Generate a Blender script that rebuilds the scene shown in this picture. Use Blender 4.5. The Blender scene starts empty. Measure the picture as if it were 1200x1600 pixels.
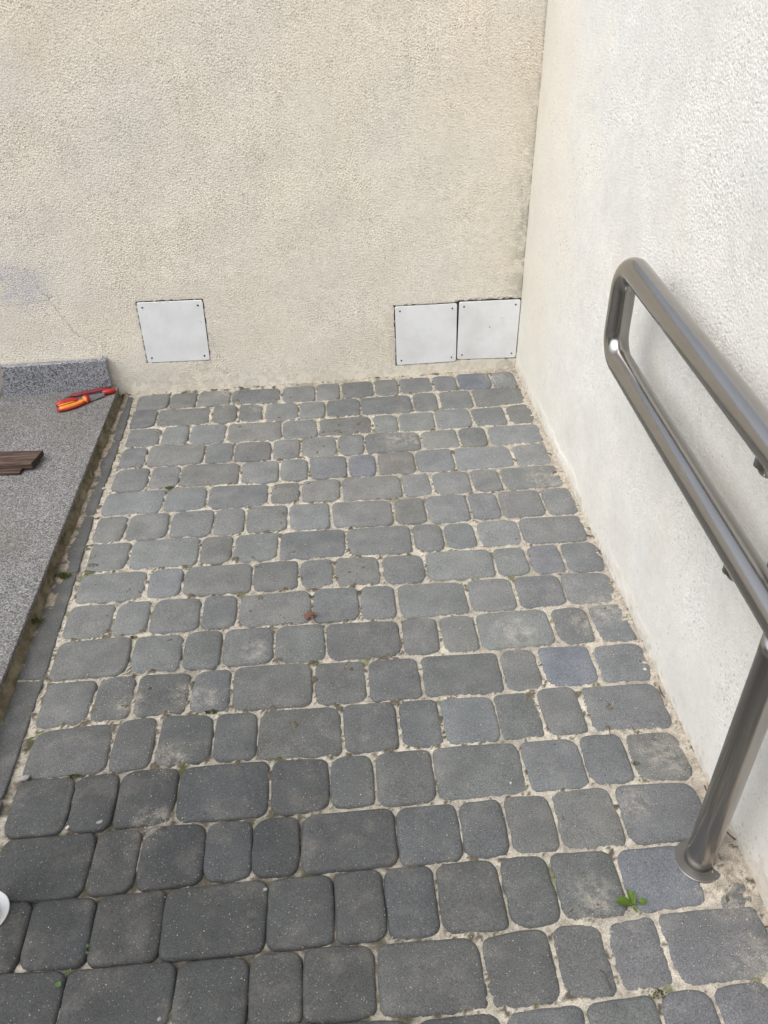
import bpy, bmesh, math, random
import numpy as np
from mathutils import Vector, Matrix, noise as mnoise

random.seed(7)
rng = np.random.default_rng(11)
scene = bpy.context.scene
COL = scene.collection

# ------------------------------------------------------------------ camera
cam_data = bpy.data.cameras.new('camera')
cam = bpy.data.objects.new('camera', cam_data)
COL.objects.link(cam)
cam_data.sensor_fit = 'VERTICAL'
cam_data.sensor_height = 24.0
cam_data.lens = 1282.08 / 1600 * 24.0
cam_data.clip_start = 0.02
cam_data.clip_end = 500.0
CR = Vector((0.9967960, -0.0788877, -0.0132096))
CU = Vector((0.0568480, 0.5825416, 0.8108105))
CF = Vector((0.0562678, 0.8089636, -0.5851597))
cam.matrix_world = Matrix(((CR.x, CU.x, -CF.x, 0), (CR.y, CU.y, -CF.y, 0), (CR.z, CU.z, -CF.z, 1.29233), (0, 0, 0, 1)))
scene.camera = cam

# ------------------------------------------------------------------ sky, sun, exposure
SUN_EL, SUN_AZ = math.radians(55), math.radians(238)      # azimuth clockwise from +Y
world = bpy.data.worlds.new('World')
scene.world = world
world.use_nodes = True
wn = world.node_tree
wn.nodes.clear()
sky = wn.nodes.new('ShaderNodeTexSky')
sky.sky_type = 'NISHITA'
sky.sun_disc = False
sky.sun_elevation = SUN_EL
sky.sun_rotation = SUN_AZ
sky.dust_density = 3.5
sky.air_density = 1.2
hs = wn.nodes.new('ShaderNodeHueSaturation')
hs.inputs['Saturation'].default_value = 0.40
bg = wn.nodes.new('ShaderNodeBackground')
bg.inputs['Strength'].default_value = 0.15
wo = wn.nodes.new('ShaderNodeOutputWorld')
wn.links.new(sky.outputs[0], hs.inputs['Color'])
wn.links.new(hs.outputs[0], bg.inputs['Color'])
wn.links.new(bg.outputs[0], wo.inputs['Surface'])

sun_data = bpy.data.lights.new('sun', 'SUN')
sun_data.energy = 1.0
sun_data.angle = math.radians(70)
sun_data.color = (1.0, 0.97, 0.925)
sun = bpy.data.objects.new('sun', sun_data)
COL.objects.link(sun)
sd = Vector((math.sin(SUN_AZ) * math.cos(SUN_EL), math.cos(SUN_AZ) * math.cos(SUN_EL), math.sin(SUN_EL)))
sun.rotation_euler = sd.to_track_quat('Z', 'Y').to_euler()
sun.location = sd * 12

scene.view_settings.view_transform = 'Standard'
scene.view_settings.look = 'None'
scene.view_settings.exposure = 0.72
scene.view_settings.gamma = 1.0
scene.view_settings.use_curve_mapping = False

# ------------------------------------------------------------------ measured plan (metres)
ROW_LINES = [
    [(-0.6662,2.5387),(-0.5457,2.5525),(-0.3388,2.5535),(-0.1672,2.5503),(-0.0511,2.5585),(-0.0497,2.5666),(0.1521,2.574),(0.3582,2.583),(0.5663,2.5886),(0.658,2.5881)],
    [(-0.6461,2.4349),(-0.5308,2.4391),(-0.4553,2.44),(-0.3311,2.4459),(-0.1647,2.4388),(-0.0494,2.4395),(0.031,2.4464),(0.1439,2.4564),(0.343,2.4644),(0.4289,2.4674),(0.5443,2.4708),(0.6372,2.4714)],
    [(-0.652,2.3166),(-0.556,2.3183),(-0.4707,2.3189),(-0.3856,2.3241),(-0.2707,2.324),(-0.1621,2.3187),(-0.0525,2.3238),(0.091,2.3276),(0.2186,2.3269),(0.3342,2.3354),(0.454,2.3389),(0.5715,2.346),(0.6435,2.3547)],
    [(-0.6426,2.1997),(-0.5663,2.1994),(-0.4791,2.2024),(-0.3937,2.2013),(-0.297,2.2002),(-0.1861,2.1998),(-0.0998,2.202),(-0.0481,2.2076),(0.0575,2.2113),(0.1211,2.212),(0.2771,2.2077),(0.3893,2.2182),(0.4787,2.2195),(0.6475,2.2215)],
    [(-0.6419,2.0769),(-0.5485,2.0824),(-0.4539,2.0848),(-0.3825,2.0857),(-0.2761,2.0851),(-0.1879,2.0823),(-0.0753,2.0883),(0.0342,2.0889),(0.1293,2.0927),(0.2427,2.0961),(0.3642,2.1001),(0.536,2.0992),(0.6416,2.1038)],
    [(-0.6522,1.9555),(-0.555,1.9595),(-0.445,1.9688),(-0.3609,1.9679),(-0.2712,1.9637),(-0.1892,1.963),(-0.0991,1.9653),(0.0159,1.9706),(0.1205,1.9725),(0.1951,1.9725),(0.2766,1.9719),(0.393,1.9728),(0.4972,1.9788),(0.6503,1.9813)],
    [(-0.6442,1.8438),(-0.5677,1.8442),(-0.4626,1.8459),(-0.3542,1.8512),(-0.2445,1.8506),(-0.1285,1.8534),(-0.0207,1.853),(0.1537,1.8495),(0.2423,1.8556),(0.3603,1.8555),(0.4534,1.8602),(0.5657,1.8585),(0.6395,1.8606)],
    [(-0.6416,1.7227),(-0.5448,1.7268),(-0.4415,1.7296),(-0.3645,1.7277),(-0.2764,1.7274),(-0.1546,1.7295),(-0.0207,1.7287),(0.0228,1.7303),(0.1492,1.7275),(0.1883,1.7296),(0.269,1.7241),(0.3545,1.7254),(0.4264,1.728),(0.4838,1.7284),(0.6281,1.7289)],
    [(-0.6423,1.6022),(-0.5558,1.6088),(-0.4726,1.6091),(-0.389,1.6095),(-0.284,1.6103),(-0.2154,1.6114),(-0.1039,1.6092),(-0.0125,1.6105),(0.0979,1.6063),(0.2127,1.6083),(0.2937,1.6059),(0.3826,1.6083),(0.4793,1.6122),(0.5555,1.6137),(0.6446,1.6107)],
    [(-0.6228,1.4898),(-0.529,1.49),(-0.4601,1.4933),(-0.3854,1.4938),(-0.3254,1.4942),(-0.2448,1.492),(-0.2097,1.4948),(-0.0702,1.4967),(0.0415,1.494),(0.1312,1.4924),(0.2054,1.4932),(0.3027,1.4939),(0.4202,1.4947),(0.5317,1.4942),(0.6429,1.4907)],
    [(-0.5962,1.3692),(-0.5269,1.3743),(-0.4418,1.3732),(-0.3566,1.3742),(-0.2661,1.3754),(-0.1557,1.3742),(-0.0736,1.3756),(0.038,1.3754),(0.1262,1.3716),(0.2152,1.3722),(0.3016,1.3731),(0.3952,1.376),(0.4893,1.3781),(0.5775,1.379),(0.6464,1.3772)],
    [(-0.6319,1.2476),(-0.5356,1.2501),(-0.442,1.2567),(-0.3292,1.2541),(-0.2444,1.2541),(-0.1535,1.2574),(-0.0677,1.2535),(0.0467,1.2505),(0.1619,1.2532),(0.2402,1.2531),(0.3376,1.2524),(0.4217,1.2571),(0.5417,1.2513),(0.6415,1.2526)],
    [(-0.6287,1.1203),(-0.521,1.1273),(-0.4434,1.1338),(-0.3697,1.1375),(-0.2786,1.1327),(-0.1874,1.13),(-0.0744,1.1316),(0.0392,1.1315),(0.1021,1.1304),(0.1865,1.1318),(0.2995,1.1307),(0.3933,1.1361),(0.4869,1.1369),(0.6462,1.1366)],
    [(-0.6268,1.0014),(-0.5388,1.0013),(-0.4463,1.0062),(-0.3622,1.0077),(-0.3222,1.0072),(-0.2475,1.0127),(-0.1564,1.0076),(-0.0652,1.0057),(0.0446,1.0076),(0.0973,1.0085),(0.1702,1.0101),(0.3303,1.0104),(0.452,1.0119),(0.5396,1.0098),(0.6285,1.0102)],
    [(-0.6203,0.8799),(-0.5108,0.8806),(-0.4603,0.8814),(-0.4054,0.8845),(-0.3263,0.8855),(-0.2653,0.8838),(-0.1806,0.8833),(-0.0953,0.8839),(-0.0496,0.8923),(0.0607,0.8861),(0.1845,0.8858),(0.2725,0.8887),(0.3481,0.8892),(0.4708,0.8966),(0.6295,0.8914)],
    [(-0.5401,0.7633),(-0.4471,0.7618),(-0.3699,0.765),(-0.3176,0.7649),(-0.2551,0.769),(-0.181,0.7682),(-0.0959,0.7682),(-0.0424,0.7675),(0.0383,0.7691),(0.1306,0.7698),(0.1826,0.7711),(0.2568,0.7717),(0.3343,0.7726),(0.4509,0.7714),(0.54,0.7696),(0.5975,0.7725)],
    [(-0.5527,0.6491),(-0.4424,0.6482),(-0.3456,0.6471),(-0.292,0.6459),(-0.2138,0.6454),(-0.15,0.6483),(-0.0906,0.6471),(-0.0359,0.6483),(0.024,0.6462),(0.1249,0.6485),(0.19,0.6439),(0.2363,0.6465),(0.3039,0.6509),(0.3855,0.6474),(0.4771,0.6567),(0.5513,0.6582),(0.6194,0.6566)],
    [(0.0116,0.5407),(0.0716,0.5322),(0.1794,0.5317),(0.2505,0.5322),(0.3274,0.5345),(0.3755,0.5348),(0.4403,0.5405),(0.5284,0.5412),(0.6039,0.5449)],
]
STONE_JOINTS = [
    [-0.6516,-0.5382,-0.4482,-0.3349,-0.1658,-0.051,0.033,0.1479,0.2335,0.3505,0.4377,0.5552,0.6472],
    [-0.6507,-0.5644,-0.3909,-0.3043,-0.2194,-0.1045,-0.019,0.0944,0.2669,0.3541,0.4702,0.6479],
    [-0.6445,-0.5337,-0.447,-0.3326,-0.1597,-0.0473,0.125,0.2106,0.3261,0.4438,0.5585,0.6487],
    [-0.6453,-0.5599,-0.3891,-0.3014,-0.1869,-0.0996,0.0117,0.0955,0.2667,0.3845,0.4735,0.6479],
    [-0.6413,-0.5352,-0.4478,-0.2748,-0.161,-0.0757,0.0364,0.1229,0.2378,0.3537,0.5271,0.644],
    [-0.6488,-0.4757,-0.3593,-0.1862,-0.1,0.0142,0.1856,0.2712,0.3843,0.47,0.648],
    [-0.6491,-0.5601,-0.4462,-0.3314,-0.2468,-0.1321,-0.0177,0.152,0.239,0.3576,0.4407,0.5624,0.6539],
    [-0.6396,-0.5302,-0.3572,-0.2711,-0.1558,0.0173,0.1886,0.2713,0.3556,0.472,0.6443],
    [-0.6395,-0.4703,-0.3846,-0.215,-0.102,-0.0155,0.0982,0.2083,0.3798,0.4672,0.5549,0.6544],
    [-0.6429,-0.526,-0.4425,-0.3282,-0.2449,-0.0718,0.0408,0.1273,0.2941,0.4089,0.5259,0.6518],
    [-0.6376,-0.4699,-0.3551,-0.2695,-0.1564,-0.0425,0.1265,0.2118,0.2972,0.4684,0.5602,0.6496],
    [-0.6363,-0.5226,-0.44,-0.3268,-0.241,-0.0711,0.0415,0.1569,0.3286,0.413,0.5307,0.6518],
    [-0.6279,-0.4649,-0.3785,-0.2688,-0.182,-0.0137,0.0966,0.1824,0.2956,0.3852,0.4706,0.6451],
    [-0.6288,-0.5142,-0.4337,-0.3234,-0.1532,-0.0421,0.041,0.1535,0.322,0.4378,0.5241,0.6385],
    [-0.6207,-0.4539,-0.3751,-0.2616,-0.1796,-0.0972,0.0706,0.183,0.2649,0.3537,0.4694,0.6262],
    [-0.616,-0.5319,-0.4272,-0.317,-0.1501,-0.0411,0.0413,0.1276,0.236,0.3223,0.4336,0.5647,0.6431],
    [-0.6201,-0.451,-0.2857,-0.1745,-0.0925,0.019,0.1821,0.2936,0.379,0.4681,0.6404],
    [-0.5891,-0.4769,-0.3462,-0.1787,-0.0674,0.0668,0.1978,0.3184,0.4268,0.5111,0.6044],
]

# back wall front face runs along this line, side wall along another
def back_y(x): return 2.5825 + 0.048 * x
def side_x(y): return 0.6535 + 0.003 * (y - 1.5)

# ------------------------------------------------------------------ helpers
def tag(o, label=None, cat=None, group=None, kind=None):
    if label: o['label'] = label
    if cat: o['category'] = cat
    if group: o['group'] = group
    if kind: o['kind'] = kind
    return o

def empty(name, loc=(0, 0, 0), rotz=0.0):
    o = bpy.data.objects.new(name, None)
    o.empty_display_size = 0.05
    COL.objects.link(o)
    o.location = loc
    o.rotation_euler = (0, 0, rotz)
    return o

def mesh_obj(name, verts, faces, mat=None, parent=None, smooth=False, loc=None):
    me = bpy.data.meshes.new(name)
    me.from_pydata([tuple(v) for v in verts], [], faces)
    me.update()
    if mat: me.materials.append(mat)
    if smooth: me.polygons.foreach_set('use_smooth', [True] * len(me.polygons))
    o = bpy.data.objects.new(name, me)
    COL.objects.link(o)
    if parent: o.parent = parent
    if loc: o.location = loc
    return o

def bm_obj(name, bm, mat=None, parent=None, smooth=False, loc=None):
    me = bpy.data.meshes.new(name)
    bmesh.ops.recalc_face_normals(bm, faces=bm.faces)
    bm.to_mesh(me); bm.free()
    if mat: me.materials.append(mat)
    if smooth: me.polygons.foreach_set('use_smooth', [True] * len(me.polygons))
    o = bpy.data.objects.new(name, me)
    COL.objects.link(o)
    if parent: o.parent = parent
    if loc: o.location = loc
    return o

def bm_box(x0, x1, y0, y1, z0, z1, bevel=0.0, seg=2):
    bm = bmesh.new()
    bmesh.ops.create_cube(bm, size=1)
    for v in bm.verts:
        v.co = Vector((x0 + (v.co.x + .5) * (x1 - x0), y0 + (v.co.y + .5) * (y1 - y0), z0 + (v.co.z + .5) * (z1 - z0)))
    if bevel:
        bmesh.ops.bevel(bm, geom=list(bm.edges), offset=bevel, segments=seg, affect='EDGES', profile=.5)
    return bm

def grid_obj(name, P, mat, parent=None, attrs=None, smooth=True, mask=None):
    """P: (n,m,3) array of points -> quad sheet; attrs: dict name -> (n,m,3) colour"""
    n, m = P.shape[:2]
    idx = np.arange(n * m).reshape(n, m)
    q = np.stack([idx[:-1, :-1], idx[1:, :-1], idx[1:, 1:], idx[:-1, 1:]], -1)
    if mask is not None: q = q[mask]
    q = q.reshape(-1, 4)
    me = bpy.data.meshes.new(name)
    me.vertices.add(n * m)
    me.vertices.foreach_set('co', P.reshape(-1).astype(np.float32))
    me.loops.add(q.size)
    me.loops.foreach_set('vertex_index', q.reshape(-1).astype(np.int32))
    me.polygons.add(len(q))
    me.polygons.foreach_set('loop_start', (np.arange(len(q)) * 4).astype(np.int32))
    me.polygons.foreach_set('use_smooth', np.full(len(q), smooth))
    me.update(calc_edges=True)
    for k, a in (attrs or {}).items():
        at = me.attributes.new(k, 'FLOAT_COLOR', 'POINT')
        c = np.concatenate([a.reshape(-1, 3), np.ones((n * m, 1))], 1).astype(np.float32)
        at.data.foreach_set('color', c.reshape(-1))
    me.materials.append(mat)
    o = bpy.data.objects.new(name, me)
    COL.objects.link(o)
    if parent: o.parent = parent
    return o

def band_noise(shape, step, lam, width=0.5, stretch=(1, 1)):
    """band-limited random field with wavelength lam (metres) on a grid of the given step"""
    n, m = shape
    f = np.fft.rfft2(rng.standard_normal((n, m)))
    fy = np.fft.fftfreq(n, step)[:, None] * stretch[0]
    fx = np.fft.rfftfreq(m, step)[None, :] * stretch[1]
    k = np.sqrt(fx ** 2 + fy ** 2) + 1e-9
    a = np.fft.irfft2(f * np.exp(-0.5 * (np.log(k * lam) / width) ** 2), s=(n, m))
    return a / (a.std() + 1e-12)

def low_noise(shape, step, lam):
    n, m = shape
    f = np.fft.rfft2(rng.standard_normal((n, m)))
    fy = np.fft.fftfreq(n, step)[:, None]
    fx = np.fft.rfftfreq(m, step)[None, :]
    a = np.fft.irfft2(f * np.exp(-0.5 * (np.sqrt(fx ** 2 + fy ** 2) * lam) ** 2), s=(n, m))
    a -= a.mean()
    return a / (a.std() + 1e-12)

def sstep(a, b, x):
    t = np.clip((x - a) / (b - a), 0, 1)
    return t * t * (3 - 2 * t)

# ------------------------------------------------------------------ materials
class Mat:
    def __init__(s, name, rough=0.8, metal=0.0, spec=0.5):
        s.m = bpy.data.materials.new(name)
        s.m.use_nodes = True
        s.t = s.m.node_tree
        s.b = s.t.nodes['Principled BSDF']
        s.b.inputs['Roughness'].default_value = rough
        s.b.inputs['Metallic'].default_value = metal
        s.b.inputs['Specular IOR Level'].default_value = spec
        s.pos = s.n('ShaderNodeNewGeometry').outputs['Position']
    def n(s, typ, **kw):
        nd = s.t.nodes.new(typ)
        for k, v in kw.items(): setattr(nd, k, v)
        return nd
    def link(s, a, b): s.t.links.new(a, b)
    def val(s, nd, sock, v):
        if hasattr(v, 'links') or isinstance(v, bpy.types.NodeSocket): s.link(v, nd.inputs[sock])
        else: nd.inputs[sock].default_value = v
    def noise(s, scale, detail=3, rough=0.5, vec=None, dist=0.0):
        nd = s.n('ShaderNodeTexNoise')
        nd.inputs['Scale'].default_value = scale
        nd.inputs['Detail'].default_value = detail
        nd.inputs['Roughness'].default_value = rough
        nd.inputs['Distortion'].default_value = dist
        s.link(vec or s.pos, nd.inputs['Vector'])
        return nd.outputs['Fac']
    def voro(s, scale, vec=None, out='Color', feature='F1'):
        nd = s.n('ShaderNodeTexVoronoi', feature=feature)
        nd.inputs['Scale'].default_value = scale
        s.link(vec or s.pos, nd.inputs['Vector'])
        return nd.outputs[out]
    def ramp(s, fac, stops, interp='LINEAR'):
        nd = s.n('ShaderNodeValToRGB')
        nd.color_ramp.interpolation = interp
        e = nd.color_ramp.elements
        while len(e) < len(stops): e.new(0.5)
        for el, (p, c) in zip(e, stops):
            el.position = p
            el.color = (c, c, c, 1) if isinstance(c, (int, float)) else (*c, 1)
        s.link(fac, nd.inputs['Fac'])
        return nd.outputs['Color']
    def mix(s, fac, a, b, mode='MIX'):
        nd = s.n('ShaderNodeMix', data_type='RGBA', blend_type=mode)
        for sock, v in ((0, fac), (6, a), (7, b)):
            if isinstance(v, bpy.types.NodeSocket): s.link(v, nd.inputs[sock])
            elif sock == 0: nd.inputs[0].default_value = v
            else: nd.inputs[sock].default_value = (v, v, v, 1) if isinstance(v, (int, float)) else (*v, 1)
        return nd.outputs[2]
    def math(s, op, a, b=0.0, clamp=False):
        nd = s.n('ShaderNodeMath', operation=op, use_clamp=clamp)
        for i, v in ((0, a), (1, b)):
            if isinstance(v, bpy.types.NodeSocket): s.link(v, nd.inputs[i])
            else: nd.inputs[i].default_value = v
        return nd.outputs[0]
    def color(s, c):
        if isinstance(c, bpy.types.NodeSocket): s.link(c, s.b.inputs['Base Color'])
        else: s.b.inputs['Base Color'].default_value = (*c, 1)
    def rough(s, r): s.link(r, s.b.inputs['Roughness'])
    def bump(s, h, strength=0.3, dist=0.001):
        nd = s.n('ShaderNodeBump')
        nd.inputs['Strength'].default_value = strength
        nd.inputs['Distance'].default_value = dist
        s.link(h, nd.inputs['Height'])
        s.link(nd.outputs[0], s.b.inputs['Normal'])
    def near(s, p, rad):
        """1 inside, 0 outside a soft ball of radius rad round p"""
        vd = s.n('ShaderNodeVectorMath', operation='DISTANCE')
        s.link(s.pos, vd.inputs[0]); vd.inputs[1].default_value = (p[0], p[1], p[2] if len(p) > 2 else 0.0)
        mr = s.n('ShaderNodeMapRange', interpolation_type='SMOOTHSTEP')
        mr.inputs['From Min'].default_value = rad; mr.inputs['From Max'].default_value = rad * 0.2
        s.link(vd.outputs['Value'], mr.inputs['Value'])
        return mr.outputs[0]

def attr_mat(name, rough, bump_scale, bump_str, vary=0.12):
    m = Mat(name, rough, spec=0.3)
    at = m.n('ShaderNodeAttribute', attribute_name='tone')
    v = m.ramp(m.noise(bump_scale, 3), [(0.3, 1 - vary), (0.7, 1 + vary)])
    m.color(m.mix(1.0, at.outputs['Color'], v, 'MULTIPLY'))
    m.bump(m.noise(bump_scale, 4, 0.6), bump_str, 0.0012)
    return m.m

M_STUCCO = attr_mat('cream_stucco', 0.92, 330, 0.55, 0.06)
def sand_mat():
    m = Mat('joint_sand', 0.95, spec=0.2)
    at = m.n('ShaderNodeAttribute', attribute_name='tone')
    c = m.mix(1.0, at.outputs['Color'], m.ramp(m.noise(480, 3, 0.7), [(0.30, 0.62), (0.5, 1.0), (0.70, 1.32)]), 'MULTIPLY')
    c = m.mix(1.0, c, m.ramp(m.noise(70, 4, 0.7), [(0.34, 0.62), (0.55, 1.0), (0.75, 1.15)]), 'MULTIPLY')
    sp = m.math('MULTIPLY', m.ramp(m.noise(260, 3, 0.7), [(0.62, 0.0), (0.70, 0.75)]), m.ramp(m.noise(22, 3, 0.6), [(0.42, 0.0), (0.62, 1.0)]))
    c = m.mix(sp, c, (0.05, 0.042, 0.03))
    m.color(c)
    m.bump(m.noise(520, 4, 0.7), 0.6, 0.0018)
    return m.m
M_SAND = sand_mat()

def plain_stucco(name, col):
    m = Mat(name, 0.92, spec=0.3)
    m.color(m.mix(m.noise(2.5, 3), tuple(c * 0.93 for c in col), tuple(min(.9, c * 1.05) for c in col)))
    m.bump(m.noise(140, 4, 0.6), 0.8, 0.002)
    return m.m
BACK_COL = np.array([0.755, 0.712, 0.618])
SIDE_COL = np.array([0.725, 0.718, 0.685])
M_BACK_PLAIN = plain_stucco('cream_stucco_plain', tuple(BACK_COL))
M_SIDE_PLAIN = plain_stucco('white_stucco_plain', tuple(SIDE_COL))

DUST = [(.60, .675, .06), (-0.347, 1.03, .055), (-0.295, 1.165, .05), (-0.33, 1.19, .05), (-0.20, 1.30, .05), (0.378, 0.685, .06), (0.38, 1.30, .07),
        (0.194, 2.16, .07), (0.24, 2.15, .06), (0.60, 1.90, .09), (0.60, 1.36, .08), (0.60, 0.95, .08), (0.60, 0.69, .09), (0.61, 0.56, .08),
        (-0.36, 0.89, .05), (0.57, 2.55, .08), (-0.45, 1.17, .05), (-0.36, 2.53, .06), (0.54, 1.32, .05), (0.50, 0.85, .05), (-0.23, 2.41, .05)]
def stone_mat():
    m = Mat('grey_concrete_paver', 0.74, spec=0.34)
    oi = m.n('ShaderNodeObjectInfo')
    base = m.mix(1.0, oi.outputs['Color'], m.ramp(m.noise(14, 4, 0.6), [(0.25, 0.80), (0.75, 1.18)]), 'MULTIPLY')
    base = m.mix(1.0, base, m.ramp(m.noise(420, 3, 0.7), [(0.30, 0.55), (0.5, 1.0), (0.72, 1.55)]), 'MULTIPLY')
    # pale and dark aggregate grains
    vc = m.voro(520)
    sep = m.n('ShaderNodeSeparateColor'); m.link(vc, sep.inputs[0])
    gd = m.voro(520, out='Distance')
    core = m.ramp(gd, [(0.30, 1.0), (0.55, 0.0)])
    light = m.math('MULTIPLY', m.ramp(sep.outputs[0], [(0.970, 0.0), (0.98, .55)]), core)
    base = m.mix(light, base, (0.40, 0.39, 0.365))
    dark = m.math('MULTIPLY', m.ramp(sep.outputs[1], [(0.95, 0.0), (0.96, 1.0)]), core)
    base = m.mix(m.math('MULTIPLY', dark, 0.7), base, (0.025, 0.025, 0.025))
    # fine sand swept over some stones
    tot = None
    for (x, y, r_) in DUST:
        n_ = m.near((x, y, 0.0), r_)
        tot = n_ if tot is None else m.math('MAXIMUM', tot, n_)
    br = m.ramp(m.noise(45, 5, 0.75), [(0.42, 0.0), (0.68, 0.85)])
    fine = m.ramp(m.noise(600, 2, 0.6), [(0.35, 0.15), (0.6, 1.0)])
    d = m.math('MULTIPLY', m.math('MULTIPLY', tot, br), fine)
    thin = m.math('MULTIPLY', m.math('MULTIPLY', m.ramp(m.noise(15, 5, 0.72), [(0.50, 0.0), (0.76, 0.6)]), fine), 0.42)
    d = m.math('MAXIMUM', d, thin)
    base = m.mix(d, base, (0.47, 0.435, 0.37))
    for rot, sc_ in ((0.5, 1.0), (2.1, 1.3)):
        mp = m.n('ShaderNodeMapping'); mp.inputs['Rotation'].default_value = (0, 0, rot); mp.inputs['Scale'].default_value = (14 * sc_, 420 * sc_, 1)
        m.link(m.pos, mp.inputs['Vector'])
        s_ = m.math('MULTIPLY', m.ramp(m.noise(1.0, 2, 0.5, vec=mp.outputs[0]), [(0.72, 0.0), (0.78, 0.5)]), m.ramp(m.noise(7 * sc_, 2), [(0.5, 0.0), (0.6, 1.0)]))
        base = m.mix(s_, base, (0.36, 0.355, 0.34))
    m.color(base)
    h = m.math('ADD', m.noise(330, 4, 0.7), m.math('MULTIPLY', m.noise(60, 3, 0.6), 1.2))
    m.bump(h, 0.55, 0.0014)
    m.rough(m.ramp(m.noise(60, 3), [(0.3, 0.62), (0.7, 0.82)]))
    return m.m
M_STONE = stone_mat()

def granite(name, stops, scale, rough=0.6, tint_noise=None, bump=0.2):
    m = Mat(name, rough, spec=0.4)
    mp = m.noise(scale * 0.35, 2, 0.5)
    sep = m.n('ShaderNodeSeparateColor'); m.link(m.voro(scale), sep.inputs[0])
    f = m.math('ADD', m.math('MULTIPLY', sep.outputs[0], 0.75), m.math('MULTIPLY', m.noise(scale * 0.8, 3, 0.7), 0.35))
    c = m.ramp(f, stops)
    if tint_noise:
        c = m.mix(m.ramp(m.noise(5, 4, 0.6), [(0.45, 0.0), (0.8, 0.55)]), c, tint_noise)
    c = m.mix(1.0, c, m.ramp(m.noise(3.5, 4, 0.6), [(0.3, 0.86), (0.7, 1.12)]), 'MULTIPLY')
    m.color(c)
    m.bump(m.noise(scale * 0.9, 3, 0.6), bump, 0.001)
    return m.m
M_SLAB = granite('flamed_granite', [(0.15, (.035, .035, .036)), (0.35, (.088, .088, .090)), (0.6, (.16, .16, .16)), (0.85, (.25, .248, .245)), (1.0, (.42, .415, .41))], 400, 0.8, (0.14, 0.122, 0.095), 0.6)
M_SKIRT = granite('speckled_granite', [(0.12, (0.03, 0.03, 0.036)), (0.30, (0.085, 0.08, 0.092)), (0.42, (0.20, 0.21, 0.235)), (0.7, (0.29, 0.305, 0.335)), (0.95, (0.44, 0.455, 0.48))], 330, 0.4, None, 0.05)

def mossy_side():
    m = Mat('mossy_granite_edge', 0.9, spec=0.2)
    c = m.ramp(m.noise(30, 5, 0.7), [(0.3, (0.07, 0.056, 0.034)), (0.5, (0.16, 0.135, 0.088)), (0.72, (0.25, 0.22, 0.16))])
    g = m.ramp(m.noise(16, 4, 0.7), [(0.56, 0.0), (0.68, 0.8)])
    c = m.mix(g, c, (0.055, 0.075, 0.018))
    m.color(c)
    m.bump(m.noise(220, 4, 0.7), 0.8, 0.002)
    return m.m
M_SIDE = mossy_side()

def steel(name, col, rough):
    m = Mat(name, rough, 1.0)
    m.color(m.mix(m.noise(9, 3, 0.5), tuple(c * 0.93 for c in col), tuple(c * 1.06 for c in col)))
    m.rough(m.ramp(m.noise(35, 3, 0.5), [(0.3, rough * 0.95), (0.7, rough * 1.08)]))
    return m.m
M_STEEL = steel('brushed_stainless', (0.39, 0.374, 0.355), 0.21)
M_BRIGHTSTEEL = steel('pale_stainless', (0.80, 0.79, 0.77), 0.42)
M_FLANGE = steel('flange_stainless', (0.24, 0.232, 0.222), 0.48)

def painted_plate():
    m = Mat('white_painted_plate', 0.42, spec=0.5)
    c = m.mix(m.noise(6, 3), (0.74, 0.765, 0.79), (0.80, 0.815, 0.83))
    mp = m.n('ShaderNodeMapping'); mp.inputs['Scale'].default_value = (90, 90, 14)
    m.link(m.pos, mp.inputs['Vector'])
    sc = m.ramp(m.noise(1.0, 5, 0.7, vec=mp.outputs[0]), [(0.62, 0.0), (0.68, 0.5)])
    c = m.mix(m.math('MULTIPLY', sc, m.ramp(m.noise(18, 3), [(0.48, 0.0), (0.58, 1.0)])), c, (0.36, 0.38, 0.40))
    c = m.mix(m.ramp(m.noise(70, 4, 0.7), [(0.66, 0.0), (0.74, 0.7)]), c, (0.42, 0.40, 0.36))
    c = m.mix(m.ramp(m.noise(11, 5, 0.65), [(0.42, 0.0), (0.78, 0.5)]), c, (0.55, 0.545, 0.53))
    m.color(c)
    m.bump(m.noise(9, 2), 0.25, 0.006)
    return m.m
M_PLATE = painted_plate()

def simple(name, col, rough=0.6, metal=0.0, var=0.15, scale=40, bump=0.1):
    m = Mat(name, rough, metal)
    m.color(m.mix(m.noise(scale, 3, 0.6), tuple(c * (1 - var) for c in col), tuple(c * (1 + var) for c in col)))
    if bump: m.bump(m.noise(scale * 4, 3), bump, 0.001)
    return m.m
M_SCREW = simple('dark_screw', (0.05, 0.05, 0.05), 0.4, 0.7)
M_GREYMORTAR = simple('grey_mortar', (0.36, 0.34, 0.30), 0.95, 0, 0.2, 60, 0.4)
M_GAP = simple('dark_recess', (0.10, 0.09, 0.075), 0.95)
M_RED = simple('red_grip', (0.34, 0.016, 0.015), 0.42)
M_DARKRED = simple('dark_red_plastic', (0.16, 0.016, 0.024), 0.45)
M_YELLOW = simple('orange_yellow_grip', (0.62, 0.225, 0.02), 0.42)
M_BLACK = simple('black_plastic', (0.018, 0.018, 0.02), 0.5)
M_TOOLSTEEL = simple('tool_steel', (0.60, 0.60, 0.60), 0.32, 1.0, 0.1)
M_ASPHALT = simple('far_ground', (0.10, 0.098, 0.092), 0.9, 0, 0.2, 8, 0.4)
M_BED = simple('mortar_bed', (0.16, 0.14, 0.11), 0.95, 0, 0.2, 60, 0.4)
M_PEBBLE = simple('pale_pebble', (0.50, 0.48, 0.44), 0.7, 0, 0.15, 120, 0.3)
M_GREYCHIP = simple('grey_stone_chip', (0.25, 0.25, 0.25), 0.75, 0, 0.15, 120, 0.3)
M_TWIG = simple('dry_brown_twig', (0.085, 0.05, 0.035), 0.85, 0, 0.3, 200, 0.3)
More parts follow.
